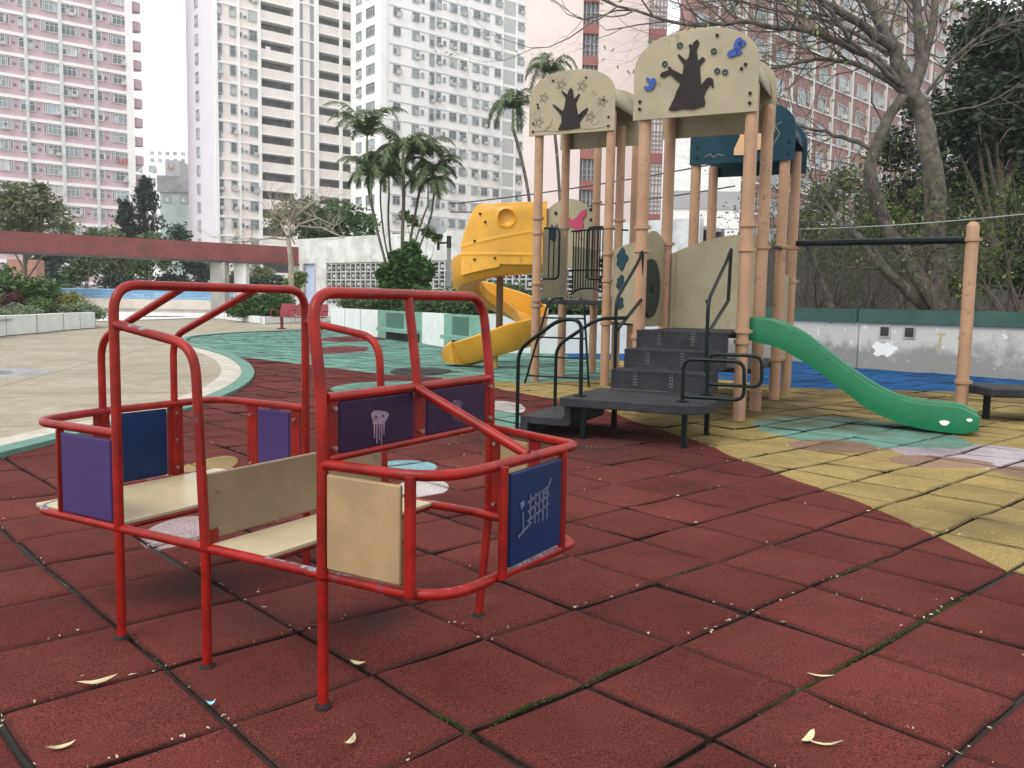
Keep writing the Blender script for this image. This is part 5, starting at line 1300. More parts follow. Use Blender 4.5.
# ---- second white tower
Y_ = 133.0; C0 = atY(389, 60, Y_)
t = thing('white_apartment_tower', 'tall plain white apartment tower in the middle, right of the corridor tower', 'building', None, (C0.x, C0.y, 0))
F = Facade(t, C0, DIR, HT, fh, 4); K = F.k; zr = atY(397, 24, Y_).z; nb = [z for z in [zr+fh*i for i in range(-18, 14)] if .5 < z < HT-.5]
kH = K(527); body(F, 0, kH, 'whitew')
F.multi([(0, kH, z-.06, z+.08, 0, .06) for z in nb], 'floor_band', mat('joint_line', (.52, .52, .49), .9))
F.multi([(K(501.5), K(512.8), z-2.2, z-.15, 0, .02) for z in nb], 'grey_recess', mat('grey_recess', (.50, .52, .51), .8, var=.1))
F.multi([(K(500.2)-.12, K(500.2)+.12, 0, HT, 0, .15), (K(513.8)-.12, K(513.8)+.12, 0, HT, 0, .15), (K(466.5)-.1, K(466.5)+.1, 0, HT, 0, .12)], 'pilaster', 'bandw')
for z in nb:
    for x0, x1, h in ((392.3, 399.6, 1.3), (411, 418.2, 1.35), (428, 433, 1.8), (435, 439.6, 1.35), (448, 455.2, 1.3), (458.2, 465, 1.3), (471, 477.6, 1.25), (480.6, 486.8, 1.25), (492.4, 498.4, 1.25), (515, 520.8, 1.25)):
        F.win((K(x0)+K(x1))/2, z-.15-h, abs(K(x1)-K(x0)), h, 'frame_g')
    for px in (421.5, 443): F.win(K(px), z-1.3, .5, .8, 'frame_g')
    F.win(K(525.3), z-1.55, .4, 1.3, 'frame_g')
G2 = Facade(t, atY(381, 60, Y_-1.2), PERP, HT, fh, 5); kk = G2.k(354.5)
q = G2.C+G2.d*(kk/2)-G2.n*.46; mb = MB(); mb.box((q.x, q.y, HT/2), (abs(kk), 1.0, HT+.1), (G2.d.x, G2.d.y)); mb.build('side_wall', 'whitew', t)
a = Vector(G2.C); b = Vector(F.C); mb = MB(); nn_ = (b-a); nrm = Vector((nn_.y, -nn_.x)).normalized(); mb.seg(a-nrm*.4, b-nrm*.4, -.05, HT, .8); mb.build('corner_wall', 'whitew', t)
for z in nb:
    for x0, x1 in ((356.6, 362), (366.5, 375)): G2.win((G2.k(x0)+G2.k(x1))/2, z-1.55, abs(G2.k(x1)-G2.k(x0)), 1.5, 'frame_g')
place_windows(t, [F, G2])
# ---- pale pink slab behind the tower roofs
Y_ = 88; C0 = atY(527.5, 60, Y_); HS = 45
t = thing('pale_pink_slab_block', 'pale pink blank slab block with one strip of dark windows, behind the small beige roof', 'building', None, (C0.x, C0.y, 0))
F = Facade(t, C0, Vector((1, .12, 0)), HS, 3.07, 6); K = F.k; HT2 = HT; 
def bodyH(F, k0, k1, m, H_, dpt=12, y=0, name='wall'):
    q = F.C+F.d*((k0+k1)/2)-F.n*(dpt/2-y); mb = MB(); mb.box((q.x, q.y, H_/2-.03), (abs(k1-k0), dpt, H_+.06), (F.d.x, F.d.y)); return mb.build(name, m, F.t)
bodyH(F, 0, K(581), 'pslab', HS, 2); bodyH(F, K(597), K(646), 'pslab', HS, 2); bodyH(F, K(581), K(597), 'win_dark', HS, 1.4, -.5, 'window_strip')
zr = atY(589, 26, Y_).z; nb = [z for z in [zr+3.07*i for i in range(-12, 8)] if 1 < z < HS]
F.multi([(K(581), K(597), z-.45, z+.45, -.5, -.1) for z in nb], 'red_spandrel', 'redsp')
F.multi([(K(px)-.06, K(px)+.06, 0, HS, -.5, -.3) for px in (584.5, 589, 593)], 'mullion', 'louver')
F.multi([(K(581), K(597), z+d_, z+d_+.07, -.5, -.35) for z in nb for d_ in (1.0, 1.6)], 'transom', 'louver')
bodyH(F, K(646), K(664), 'warmw', HS, 1.5, -.3, 'grille_wall')
F.multi([(K(646), K(664), z-.6, z+.4, -.3, -.15) for z in nb[::2]], 'red_spandrel', mat('dull_red_spandrel', (.36, .14, .14), .85))
F.multi([(K(646), K(664), z+d_, z+d_+.10, -.3, -.22) for z in nb for d_ in (.3, .75, 1.2, 1.65, 2.1, 2.5)]+[(K(646+3.6*i)-.05, K(646+3.6*i)+.05, 0, HS, -.3, -.20) for i in range(6)], 'grille', 'louver')
# ---- white block in front of it
Y_ = 70; p = atY(664, 200, Y_); zt_ = atY(675, 133, Y_).z; q2 = atY(740, 200, Y_)
t = thing('small_white_block', 'plain white wall block seen between the tower posts', 'building', None, (p.x, p.y, 0)); mb = MB(); mb.box(((p.x+q2.x)/2, Y_+.6, zt_/2), (q2.x-p.x, 1.2, zt_)); mb.build('wall', 'white', t)
z_ = atY(700, 200, Y_).z; mb = MB(); mb.box(((p.x+q2.x)/2, Y_-.05, z_), (q2.x-p.x, .1, 1.4)); mb.build('window_band', 'louver', t)
# ---- brick red building behind the trees at the right
Y_ = 66; C0 = atY(640, 100, Y_+0)
C0 = atY(690, 60, 76.0); t = thing('brick_red_apartment_block', 'brick-red and cream apartment block behind the bare branches at the right', 'building', None, (C0.x, C0.y, 0))
F = Facade(t, C0, Vector((1.0, 1.0, 0)), 40, 2.9, 7, wfr='frame_g'); K = F.k; HB_ = 44; kE = K(985)
F.box(0, kE, -.05, HB_, -1.2, 0, 'wall', 'brickred')
zr = atY(790, 95, (F.C+F.d*K(790)).y).z; nb = [z for z in [zr+2.9*i for i in range(-14, 12)] if .5 < z < HB_-1]
F.multi([(0, kE, z-.75, z-.60, 0, .12) for z in nb], 'floor_line', 'pipeg')
cols2 = []
kpos = K(693)
i = 0
while kpos < kE-2:
    for z in nb:
        F.win(kpos+1.0, z-.55, 1.7, 1.5)
        if i % 2 == 0: F.win(kpos+2.6, z-.2, .6, 1.1)
    cols2.append(kpos+3.5); kpos += 4.6; i += 1
F.multi([(k_-.5, k_+.35, z-.6, z+1.6, 0, .05) for z in nb for k_ in cols2], 'cream_panel', mat('cream_panel', (.50, .45, .40), .85))
F.multi([(k_-.08, k_+.08, 0, HB_, .06, .22) for k_ in cols2], 'down_pipe', 'pipeg')
place_windows(t, [F])
# ---- low old blocks between the two left towers
for px0, px1, py, Y_, m, lb, seed in ((134, 168, 163, 240, 'whitew', 'low white block with window rows between the pink and corridor towers', 11), (150, 200, 150, 420, 'whitew', 'hazy white high-rise far behind, between the left towers', 12), (160, 196, 192, 190, 'win_blue', 'old blue-green block with a grey roof between the left towers', 13), (166, 180, 160, 238, 'louver', 'narrow grey block with a pointed look between the left towers', 14)):
    a = atY(px0, 200, Y_); b = atY(px1, 200, Y_); z1 = atY(px0, py, Y_).z
    t = thing('distant_block', lb, 'building', None, (a.x, a.y, 0)); F = Facade(t, a, Vector((1, .05, 0)), z1, 3.2, seed, wfr='frame_g'); L_ = b.x-a.x
    F.box(0, L_, -.05, z1, -10, 0, 'wall', m if m != 'win_blue' else mat('old_green_wall', (.40, .48, .46), .9, var=.3, vscale=.1))
    if m == 'win_blue': F.box(-.4, L_+.4, z1, z1+3.5, -10.4, .4, 'roof', mat('grey_tile_roof', (.28, .27, .28), .9, var=.3, vscale=.3))
    z = z1-2.2
    while z > 20 and z > z1-42:
        kx_ = 1.5
        while kx_ < L_-1: F.win(kx_, z, 1.8, 1.6); kx_ += 3.6
        z -= 3.3
    place_windows(t, [F], 60)
# ================================================================= trees
def tree_leafy(name, label, base, h, crown, n, size, m, seed, bark='bark', trunk_r=.16, group=None, limbs=5, shell=.35, cat='tree'):
    """crown: list of (dx,dy,z,rx,ry,rz) relative to base"""
    t = thing(name, label, cat, group, tuple(base)); rg = random.Random(seed); B = Vector(base)
    mb = MB(); tip = B+Vector((rg.uniform(-.3, .3), 0, h*.55))
    mb.tube([B-Vector((0, 0, .1)), B.lerp(tip, .5)+Vector((rg.uniform(-.15, .15), 0, 0)), tip], [trunk_r, trunk_r*.8, trunk_r*.55], n=9, cap=False)
    for c_ in crown:
        tgt = B+Vector((c_[0], c_[1], c_[2])); st_ = B.lerp(tip, rg.uniform(.5, 1)); mid = st_.lerp(tgt, .5)+Vector((0, 0, .2))
        mb.tube([st_, mid, tgt], [trunk_r*.4, trunk_r*.25, trunk_r*.08], n=5, cap=False)
        for _ in range(limbs):
            a = mid.lerp(tgt, rg.random()); d = Vector((rg.gauss(0, 1)*c_[3], rg.gauss(0, 1)*c_[4], rg.gauss(0, 1)*c_[5]))*.6
            mb.tube([a, a+d*.6+Vector((0, 0, .1)), a+d], [trunk_r*.12, trunk_r*.07, trunk_r*.02], n=4, cap=False)
    mb.build('trunk', bark, t, smooth=True)
    mb = MB(); leaf_cloud(mb, [((B.x+c_[0], B.y+c_[1], B.z+c_[2]), c_[3:]) for c_ in crown], n, size, seed, shell=shell); mb.build('crown', m, t); return t
def crown_px(px, Y, lst):
    """lst of (px, py, rx px, ry px) into crown lobes relative to the base under px"""
    b = atY(px, 300, Y); b.z = 0; out = []; rg = random.Random(int(px+Y*7))
    for x, y, rx, ry in lst:
        dy = rg.uniform(-1, 1)*rx/FPX*Y*.5; q = atY(x, y, Y+dy); s = (Y+dy)/FPX; out.append((q.x-b.x, q.y-b.y, q.z, rx*s, rx*s*.8, ry*s))
    return b, out
b, cr_ = crown_px(28, 50, [(15, 200, 30, 24), (48, 212, 24, 22), (20, 225, 34, 16), (66, 228, 16, 14), (-15, 205, 25, 30), (40, 188, 14, 12)])
tree_leafy('leafy_tree', 'large loose grey-green tree above the red beam at the left', b, cr_[0][2], cr_, 7000, .30, 'l_olive', 41, shell=.15)
for px, top, wd, Y_, sd_, lb in ((147, 181, 22, 80, 42, 'taller dark conifer beside the pink tower'), (127, 204, 13, 78, 43, 'shorter dark conifer beside the pink tower')):
    b = atY(px, 300, Y_); b.z = 0; s = Y_/FPX; zt = atY(px, top, Y_).z; rg = random.Random(sd_)
    t = thing('conifer', lb, 'tree', None, tuple(b)); mb = MB(); mb.tube([b, b+Vector((0, 0, zt))], [.25, .04], n=7); mb.build('trunk', 'twig', t); mb = MB(); lv = MB()
    for k in range(120):
        f_ = rg.random()**.8; z = zt*(.30+.70*f_); L_ = wd*1.25*s*(1-f_)**.8+.15; a = rg.uniform(0, 6.28); d = Vector((math.cos(a), math.sin(a), .15))
        for j in range(30):
            u = rg.uniform(.15, 1); p = b+Vector((0, 0, z))+d*L_*u+Vector((rg.gauss(0, .22), rg.gauss(0, .22), rg.gauss(0, .16)+.25*u)); q = Vector((rg.gauss(0, 1), rg.gauss(0, 1), rg.gauss(0, .6))).normalized()*.30; r2 = q.cross(Vector((0, 0, 1))).normalized()*.12
            lv.add([p-q, p+r2, p+q, p-r2], [(0, 1, 2, 3)])
    lv.build('crown', 'l_conifer', t)
specs = [(40, 270, 60, [(45, 262, 20, 14), (62, 250, 16, 18), (30, 268, 14, 10)], 'l_conifer', 'dark feathery tree under the left end of the red beam'),
         (88, 262, 66, [(84, 262, 18, 22), (95, 240, 16, 16), (72, 275, 14, 12)], 'l_mid', 'mid green tree in front of the pink tower foot'),
         (112, 240, 72, [(112, 240, 17, 18), (105, 262, 20, 16), (122, 255, 15, 18)], 'l_olive', 'olive green tree right of the pink tower foot'),
         (150, 250, 68, [(150, 246, 20, 16), (165, 258, 18, 16), (140, 268, 18, 14)], 'l_mid', 'broad green tree below the conifers'),
         (182, 255, 70, [(180, 240, 15, 20), (192, 262, 18, 16), (204, 272, 14, 12)], 'l_conifer', 'dark green tree left of the corridor tower foot'),
         (215, 270, 75, [(215, 268, 16, 14), (262, 275, 18, 12), (240, 280, 20, 10)], 'l_olive', 'low olive tree seen under the beam by the columns')]
for i, (px, py, Y_, lst, m, lb) in enumerate(specs):
    b, cr_ = crown_px(px, Y_, lst); tree_leafy('background_tree', lb, b, cr_[0][2], cr_, 3200, .34, m, 50+i, group='trees behind the beam', shell=.2)
b, cr_ = crown_px(335, 62, [(312, 222, 24, 24), (340, 218, 24, 22), (364, 228, 18, 26), (325, 245, 30, 16)])
tree_leafy('round_tree', 'rounded dark green tree above the left end of the pavilion', b, cr_[0][2], cr_, 6500, .34, 'l_hedge', 61, shell=.45)
b, cr_ = crown_px(300, 60, [(295, 210, 26, 18), (280, 222, 22, 18), (310, 205, 14, 14)])
tree_leafy('grey_tree', 'grey-green twiggy tree behind the pale bare tree', b, cr_[0][2], cr_, 2200, .26, 'l_olive', 62, shell=.1)
b, cr_ = crown_px(292, 47, [(292, 285, 12, 8), (300, 278, 10, 9)])
tree_leafy('small_tree', 'small bright green tree under the beam beside the pavilion', b, 2, cr_, 1500, .22, 'l_bright', 63)
b, cr_ = crown_px(60, 70, [(205, 278, 16, 14), (60, 280, 26, 14), (120, 282, 30, 12), (170, 282, 26, 12), (20, 275, 22, 16), (250, 285, 20, 10), (275, 282, 22, 10)])
tree_leafy('hedge_row', 'dark row of shrubs behind the blue railing', b, 2, cr_, 6000, .35, 'l_dark', 64, cat='hedge')
# pale bare tree behind the beam
rg = random.Random(71); b = atY(292, 290, 46); b.z = 0
t = thing('bare_tree', 'pale leafless spreading tree above the right end of the red beam', 'tree', None, tuple(b)); mb = MB(); s = 46/FPX
P_ = lambda x, y, Y=46: atY(x, y, Y)
mb.tube([b, P_(291, 262), P_(288, 236)], [.17, .14, .12], n=8, cap=False)
for pts, r_ in (([(288, 236), (280, 222), (268, 212)], .12), ([(288, 236), (290, 220), (296, 208)], .13), ([(288, 236), (300, 224), (318, 218), (335, 226)], .11), ([(289, 240), (270, 238), (245, 242), (228, 240)], .09), ([(290, 228), (278, 214), (272, 203)], .08), ([(296, 215), (310, 204), (322, 200)], .08), ([(300, 226), (322, 228), (345, 238)], .07)):
    pp = [P_(x, y, 46+rg.uniform(-1, 1)) for x, y in pts]; mb.tube(pp, [r_*.6*(1-.5*i/len(pp)) for i in range(len(pp))], n=6, cap=False)
    for q in pp[1:]:
        for _ in range(4): branch(mb, q, Vector((rg.gauss(0, 1), rg.gauss(0, .5), .35)), rg.uniform(.5, 1.0), .022, 2, rg, None, .7, .15, 4, (2, 3))
mb.build('trunk', 'palebark', t, smooth=True)

# ---------------------------------------------------------------- palms
def frond(mb, o, d, L_, rg, droop=.9, n=18, wd=.55):
    d = Vector(d).normalized(); p = Vector(o); pts = [p.copy()]
    for i in range(n):
        d = (d+Vector((0, 0, -droop/n*(1+i/n)))).normalized(); p = p+d*L_/n; pts.append(p.copy())
    mb.tube(pts, [.022*(1-.8*i/n) for i in range(n+1)], n=4, cap=False)
    for i in range(2, n+1):
        tg = (pts[i]-pts[i-1]).normalized(); sd_ = tg.cross(Vector((0, 0, 1)))
        if sd_.length < .1: sd_ = Vector((1, 0, 0))
        sd_.normalize(); l_ = wd*math.sin(math.pi*min(1, (i/n)*.85+.13))**.6
        for sg in (-1, 1):
            for j in (0, .33, .66):
                q = pts[i-1].lerp(pts[i], j); e = (sd_*sg*.8+tg*.7+Vector((0, 0, -.45+rg.gauss(0, .28)))).normalized()*l_*rg.uniform(.8, 1.1); wv = tg*.017
                mb.add([q-wv, q+wv, q+e*.6+wv*.8, q+e, q+e*.6-wv*.8], [(0, 1, 2, 3, 4)])
def palm(label, path, Y, r0, L_, nf, seed, group, droop=1.0, up=.8):
    rg = random.Random(seed); pts = [atY(x, y, Y) for x, y in path]; b = pts[0].copy(); b.z = 0
    t = thing('palm_tree', label, 'palm', group, tuple(b)); r0 *= .72; nf += 4; mb = MB(); allp = [b]+pts[1:] if pts[0].z < .3 else [b]+pts
    N = len(allp); mb.tube(round_path(allp, 1.0, n=3), r0*.85, n=8, cap=False); mb.build('trunk', 'bark', t, smooth=True)
    top = allp[-1]; mb = MB(); mb.tube([top-Vector((0, 0, .1)), top+Vector((0, 0, .75))], [r0*1.0, r0*.5], n=8); mb.build('crownshaft', mat('crownshaft_green', (.16, .22, .09), .6), t, smooth=True)
    mb = MB()
    for k in range(nf):
        a = 2*math.pi*(k+rg.uniform(-.3, .3))/nf; e = rg.uniform(.2, 1.0)*up; frond(mb, top+Vector((0, 0, .7)), (math.cos(a), math.sin(a), e*2.8+.3), L_*.95*rg.uniform(.8, 1.15), rg, droop*rg.uniform(1.7, 2.8), wd=.42)
    mb.build('crown', 'l_palm', t)
GP = 'palms in the clump before the pavilion'
palm('leftmost slender palm of the clump, its tall crown above the pavilion', [(392, 285), (378, 235), (368, 190), (367, 158)], 30, .075, 2.0, 8, 1, GP, .9, 1.2)
palm('central tallest thick palm of the clump', [(403, 290), (402, 240), (404, 200), (403, 172)], 29.6, .10, 1.9, 9, 2, GP)
palm('palm of the clump with its crown leaning right', [(405, 290), (410, 240), (417, 205), (422, 176)], 30.4, .075, 1.8, 8, 3, GP)
palm('short palm of the clump with its crown between the others', [(398, 290), (390, 250), (388, 215), (389, 196)], 30.8, .06, 1.6, 7, 4, GP)
palm('lowest palm of the clump under the leftmost crown', [(392, 290), (382, 250), (374, 215), (371, 196)], 29.2, .06, 1.5, 7, 5, GP)
palm('rightmost palm of the clump with a small drooping crown', [(408, 290), (418, 250), (432, 215), (434, 192)], 30.2, .055, 1.5, 7, 6, GP)
palm('thin young palm stem of the clump standing second from the left', [(396, 290), (384, 240), (380, 200), (381, 180)], 30.6, .05, 1.3, 6, 9, GP)
palm('thin young palm stem of the clump, second from the right', [(406, 290), (414, 245), (424, 215), (428, 205)], 29.8, .05, 1.3, 6, 10, GP)
palm('single palm at the left of the small beige roof, crown beside the white tower', [(534, 290), (530, 200), (522, 160), (513, 128)], 33, .10, 1.9, 8, 7, None, 1.3, 1.0)
palm('single palm behind the top of the small beige roof', [(566, 290), (560, 200), (556, 140), (549, 92)], 34, .10, 1.9, 7, 8, None, 1.2, 1.1)
b, cr_ = crown_px(404, 29, [(404, 270, 20, 18), (388, 276, 14, 14), (421, 270, 16, 18), (411, 252, 13, 13), (396, 258, 10, 10), (394, 288, 17, 14), (415, 287, 17, 14)])
tree_leafy('bushy_shrub', 'dense dark green shrub at the foot of the palm clump', b, 1.2, cr_, 7000, .26, 'l_hedge', 81, trunk_r=.05, cat='shrub')
b, cr_ = crown_px(425, 31, [(428, 232, 9, 8), (414, 222, 8, 8), (436, 238, 7, 6), (405, 215, 7, 8)])
tree_leafy('light_shrub', 'thin yellow-green shrub leaves among the palm trunks', b, 3, cr_, 500, .22, 'l_bright', 82, trunk_r=.04, shell=.1, cat='shrub')
# agave like plants in the left planter are part of the shrubs; broad leaf palms under the beam
for px, sd_ in ((48, 5), (200, 6)):
    b = atY(px, 290, 67); b.z = .0; rg = random.Random(sd_); t = thing('fan_palm', 'broad low palm under the beam, ' + ('left of the blue railing' if px < 100 else 'beside the grey column'), 'palm', None, tuple(b)); mb = MB(); mb.tube([b, b+Vector((0, 0, 1.2))], .15, n=8); mb.build('trunk', 'bark', t); mb = MB()
    for k in range(11):
        a = 2*math.pi*k/11+rg.random(); frond(mb, b+Vector((0, 0, 1.1)), (math.cos(a), math.sin(a), 1.5), 2.4, rg, 1.1, wd=.7)
    mb.build('crown', 'l_palm', t)

# ---------------------------------------------------------------- big tree at the right
rg = random.Random(90); Yt = 19.0
def Q(x, y, dy=0): return atY(x, y, Yt+dy)
b = Q(938, 312); t = thing('spreading_tree', 'big sparse grey-barked tree with spreading, almost bare limbs behind the boundary wall', 'tree', None, tuple(b))
mb = MB(); twigs = []
def limb(pts, r0, r1, tw=2, ln=1.2, rr=.035, dep=3):
    rr *= .62; tw = int(tw*2.1)
    pp = [Q(*p) for p in pts]; pth = []; r0 *= .66; r1 *= .62
    for a_, b_ in zip(pp[:-1], pp[1:]):
        for k in range(3): pth.append(a_.lerp(b_, k/3))
    pth.append(pp[-1])
    # smooth and roughen
    for _ in range(2): pth = [pth[0]]+[(pth[i-1]+pth[i]*2+pth[i+1])/4 for i in range(1, len(pth)-1)]+[pth[-1]]
    pth = [p+Vector((rg.gauss(0, .018), 0, rg.gauss(0, .018))) for p in pth]
    N = len(pth); mb.tube(pth, [(r0+(r1-r0)*i/(N-1))*rg.uniform(.95, 1.06) for i in range(N)], n=10, cap=False)
    L2 = pth[N//3:]
    for i in range(tw):
        q = rg.choice(L2); d_ = (pth[-1]-pth[0]).normalized()
        branch(mb, q, d_+Vector((rg.gauss(0, .7), rg.gauss(0, .5), rg.gauss(.15, .6))), ln*rg.uniform(.6, 1.2), rr, dep, rg, twigs, .55, .05, 5, (2, 3), 0, .22)
limb([(940, 318), (938, 290), (935, 240, .2), (936, 190), (928, 140), (921, 108), (912, 92)], .40, .27, 0)
limb([(945, 318, -.3), (930, 296, -.3), (905, 255), (885, 225, .3), (872, 188), (868, 165), (880, 135), (893, 112), (903, 95)], .26, .17, 2)
limb([(930, 312), (900, 285, -.2), (880, 262, -.4), (858, 236), (843, 224)], .20, .12, 4)
limb([(930, 300, .2), (915, 282), (928, 258), (930, 245)], .08, .05, 1)
limb([(912, 95), (897, 62), (895, 48), (880, 25), (862, -15)], .25, .15, 5, 1.8)
limb([(895, 50), (868, 28, -.5), (835, 8, -.8), (800, -12, -1)], .17, .10, 7, 1.8)
limb([(912, 95), (922, 62), (918, 20), (914, -25)], .20, .13, 5, 1.6)
limb([(914, 95), (925, 60), (932, 30), (940, -20)], .13, .09, 5, 1.5)
limb([(908, 92), (893, 76), (878, 58, -.4), (845, 45, -.8), (820, 32, -1), (780, 28, -1.2), (740, 20, -1.4), (700, 26, -1.5), (655, 18, -1.6), (600, -2, -1.6)], .13, .035, 16, 1.7, .028)
limb([(905, 90), (885, 78), (850, 62, .4), (818, 58, .6), (790, 66, .6), (750, 72, .5)], .12, .03, 10, 1.5, .026)
limb([(905, 88), (880, 66, -.6), (850, 40, -1), (830, 12, -1.2), (815, -14, -1.2)], .09, .04, 8, 1.4)
limb([(890, 55), (850, 28, .5), (800, 14, .9), (760, 6, 1), (700, -12, 1)], .08, .03, 10, 1.6, .026)
limb([(874, 150), (850, 140, .3), (825, 132, .4), (800, 128, .4), (790, 118, .4)], .08, .03, 7, 1.2, .02)
limb([(925, 95), (950, 60, -.3), (985, 30, -.6), (1030, 18, -.8)], .06, .03, 6, 1.4, .022)
limb([(935, 115), (975, 108, -.4), (1010, 90, -.8), (1050, 70, -1)], .035, .015, 4, 1.2, .015)
limb([(934, 94), (945, 70), (965, 55), (985, 35)], .04, .02, 4, 1.1, .015)
limb([(843, 226), (825, 200, .2), (812, 180), (800, 150)], .07, .02, 7, 1.2, .02)
limb([(832, 308, .8), (822, 280, .8), (815, 258, .8), (800, 238, .6), (790, 200, .6)], .11, .03, 8, 1.2, .02)
limb([(850, 310, 1), (838, 270, .8), (850, 240, .6), (862, 205, .6)], .05, .02, 6, 1.0, .015)
mb.build('trunk', 'bark', t, smooth=True)
mb = MB(); rl = random.Random(4)
for q in twigs:
    if rl.random() < .05:
        for _ in range(rl.randint(2, 4)):
            p = q+Vector((rl.gauss(0, .10), rl.gauss(0, .10), rl.gauss(0, .10))); a_ = Vector((rl.gauss(0, 1), rl.gauss(0, 1), rl.gauss(0, 1))).normalized()*.06; c_ = a_.cross(Vector((rl.random(), rl.random(), rl.random()))).normalized()*.022
            mb.add([p-a_, p+c_, p+a_, p-c_], [(0, 1, 2, 3)])
mb.build('crown', 'l_bright', t)
# bare thicket of thin stems on the right, in front of the retaining wall
for i, (px, Y_, hh, lb) in enumerate(((812, 21.3, 2.6, 'thin bare sapling nearest the tower posts'), (848, 21.6, 2.4, 'thin twiggy sapling left of the crossing trunks'), (962, 18.2, 2.2, 'thin twiggy sapling beside the single salmon post'), (1000, 17.4, 2.4, 'twiggy sapling at the right edge'), (1035, 16.6, 2.6, 'twiggy sapling cut by the right edge'), (828, 20.8, 3.2, 'tall twiggy sapling with many stems behind the overhead bar, left of the trunks'), (868, 20.6, 2.8, 'twiggy sapling framed between the two lower trunks'), (800, 22.2, 3.6, 'tallest bare sapling, directly right of the tower posts'), (985, 17.9, 3.0, 'tall bare sapling between the single post and the right edge'))):
    b = atY(px, 312, Y_); b.z = .8; r2 = random.Random(200+i); t = thing('sapling', lb, 'sapling', 'thin saplings above the boundary wall', tuple(b)); mb = MB(); tw2 = []
    for k in range(7): branch(mb, b+Vector((r2.gauss(0, .3), r2.gauss(0, .2), 0)), Vector((r2.gauss(0, .5), r2.gauss(0, .3), 1)), hh*.5, .022, 3, r2, tw2, .5, .1, 5, (2, 3), 0, .2)
    mb.build('stems', 'twig', t, smooth=True); mb = MB()
    for q in tw2:
        for _ in range(3):
            p = q+Vector((r2.gauss(0, .12), r2.gauss(0, .12), r2.gauss(0, .12))); a_ = Vector((r2.gauss(0, 1), r2.gauss(0, 1), r2.gauss(0, .6))).normalized()*.055; c_ = a_.cross(Vector((r2.random(), r2.random(), 1))).normalized()*.026
            mb.add([p-a_, p+c_, p+a_, p-c_], [(0, 1, 2, 3)])
    mb.build('leaves', 'l_bright' if i < 3 else 'l_mid', t)
# dense dark trees behind
DG = 'dense dark trees at the right edge'
for i, (px, Y_, lst, n, m, lb, sz) in enumerate((
    (1000, 24, [(985, 30, 45, 45), (1030, 60, 50, 60), (975, 110, 34, 45), (1020, 140, 50, 50), (1050, 0, 40, 50), (950, 130, 26, 40), (1000, 90, 60, 90), (960, 60, 16, 40)], 24000, 'l_dark', 'tall dark evergreen filling the upper right corner', .21),
    (965, 25.5, [(975, 190, 40, 40), (1020, 215, 50, 45), (955, 235, 34, 34), (1000, 270, 55, 35), (940, 165, 20, 26), (1000, 200, 70, 70), (990, 150, 50, 50)], 22000, 'l_dark', 'dense dark evergreen behind the main trunk', .16),
    (900, 27.5, [(930, 190, 34, 60), (948, 250, 26, 40), (940, 120, 20, 40), (895, 150, 30, 30), (885, 205, 40, 34), (915, 110, 18, 22), (870, 245, 40, 24), (905, 255, 34, 26)], 16000, 'l_dark', 'dark green tree between the two crossing trunks', .17),
    (835, 29, [(825, 200, 26, 28), (800, 225, 26, 24), (845, 180, 22, 22), (780, 250, 20, 18), (822, 240, 30, 20)], 4200, 'l_olive', 'loose olive-green tree right of the tower posts', .18))):
    b, cr_ = crown_px(px, Y_, lst); tree_leafy('dark_tree', lb, b, cr_[0][2], cr_, n, sz, m, 100+i, bark='twig', group=DG, shell=.25, trunk_r=.2)
for i, (px, Y_, lst, n, m, lb) in enumerate((
    (985, 19.5, [(985, 270, 30, 24), (1015, 255, 26, 30), (960, 285, 20, 18)], 3600, 'l_mid', 'green understorey shrub right of the main trunk'),
    (1040, 17.8, [(1035, 280, 34, 26), (1020, 230, 24, 30)], 2600, 'l_dark', 'dark understorey shrub at the right edge'),
    (905, 20.5, [(900, 215, 16, 12), (870, 222, 16, 12), (930, 235, 18, 12), (915, 195, 12, 10), (880, 200, 12, 10)], 900, 'l_bright', 'bright yellow-green leafy sprays round the trunk fork'))):
    b, cr_ = crown_px(px, Y_, lst); tree_leafy('understorey_shrub', lb, b, cr_[0][2], cr_, n, .13, m, 120+i, bark='twig', trunk_r=.04, shell=.1, cat='shrub')

# ================================================================= leaf litter and small debris on the paving
rl = random.Random(33)
def litter(p, L_, wd, ang, name, label, m, curl=.02, grp='fallen leaves on the red paving'):
    mb = MB(); n = 6; c_, s_ = math.cos(ang), math.sin(ang); bend = rl.uniform(-.5, .5)
    vs = []
    for i in range(n+1):
        t_ = i/n*2-1; w_ = wd*(1-t_*t_)**.7+.0006; x = t_*L_/2; y = bend*L_*.25*(t_*t_-.5); z = .004+curl*t_*t_*rl.uniform(.6, 1)
        for sg in (-1, 0, 1):
            yy = y+sg*w_/2; vs.append((p[0]+x*c_-yy*s_, p[1]+x*s_+yy*c_, p[2]+z+(.25*w_ if sg else 0)))
    fs = [(i*3+j, (i+1)*3+j, (i+1)*3+j+1, i*3+j+1) for i in range(n) for j in range(2)]
    mb.add(vs, fs); o = mb.build(name, m); tag(o, label, 'leaf', grp); return o
big = [(808, 741, .10, .022, .9, 'pale dry leaf, upright one of the crossed pair at the bottom right'), (824, 746, .11, .012, -.1, 'pale narrow dry leaf lying against another at the bottom right'), (61, 750, .075, .02, .5, 'yellowish dry leaf at the bottom left corner'),
       (98, 684, .12, .03, .6, 'cluster of pale dry leaf scraps in the joint at the left'), (350, 744, .06, .02, 1.2, 'curled pale leaf below the front leg of the play frame'), (358, 666, .06, .025, -.3, 'pale leaf in the joint right of the front leg'), (820, 678, .09, .012, -.2, 'thin leaf crossing a mossy joint at the right')]
for x, y, L_, w_, a, lb in big: litter(at(x, y), L_, w_, a, 'fallen_leaf', lb, 'leafdry')
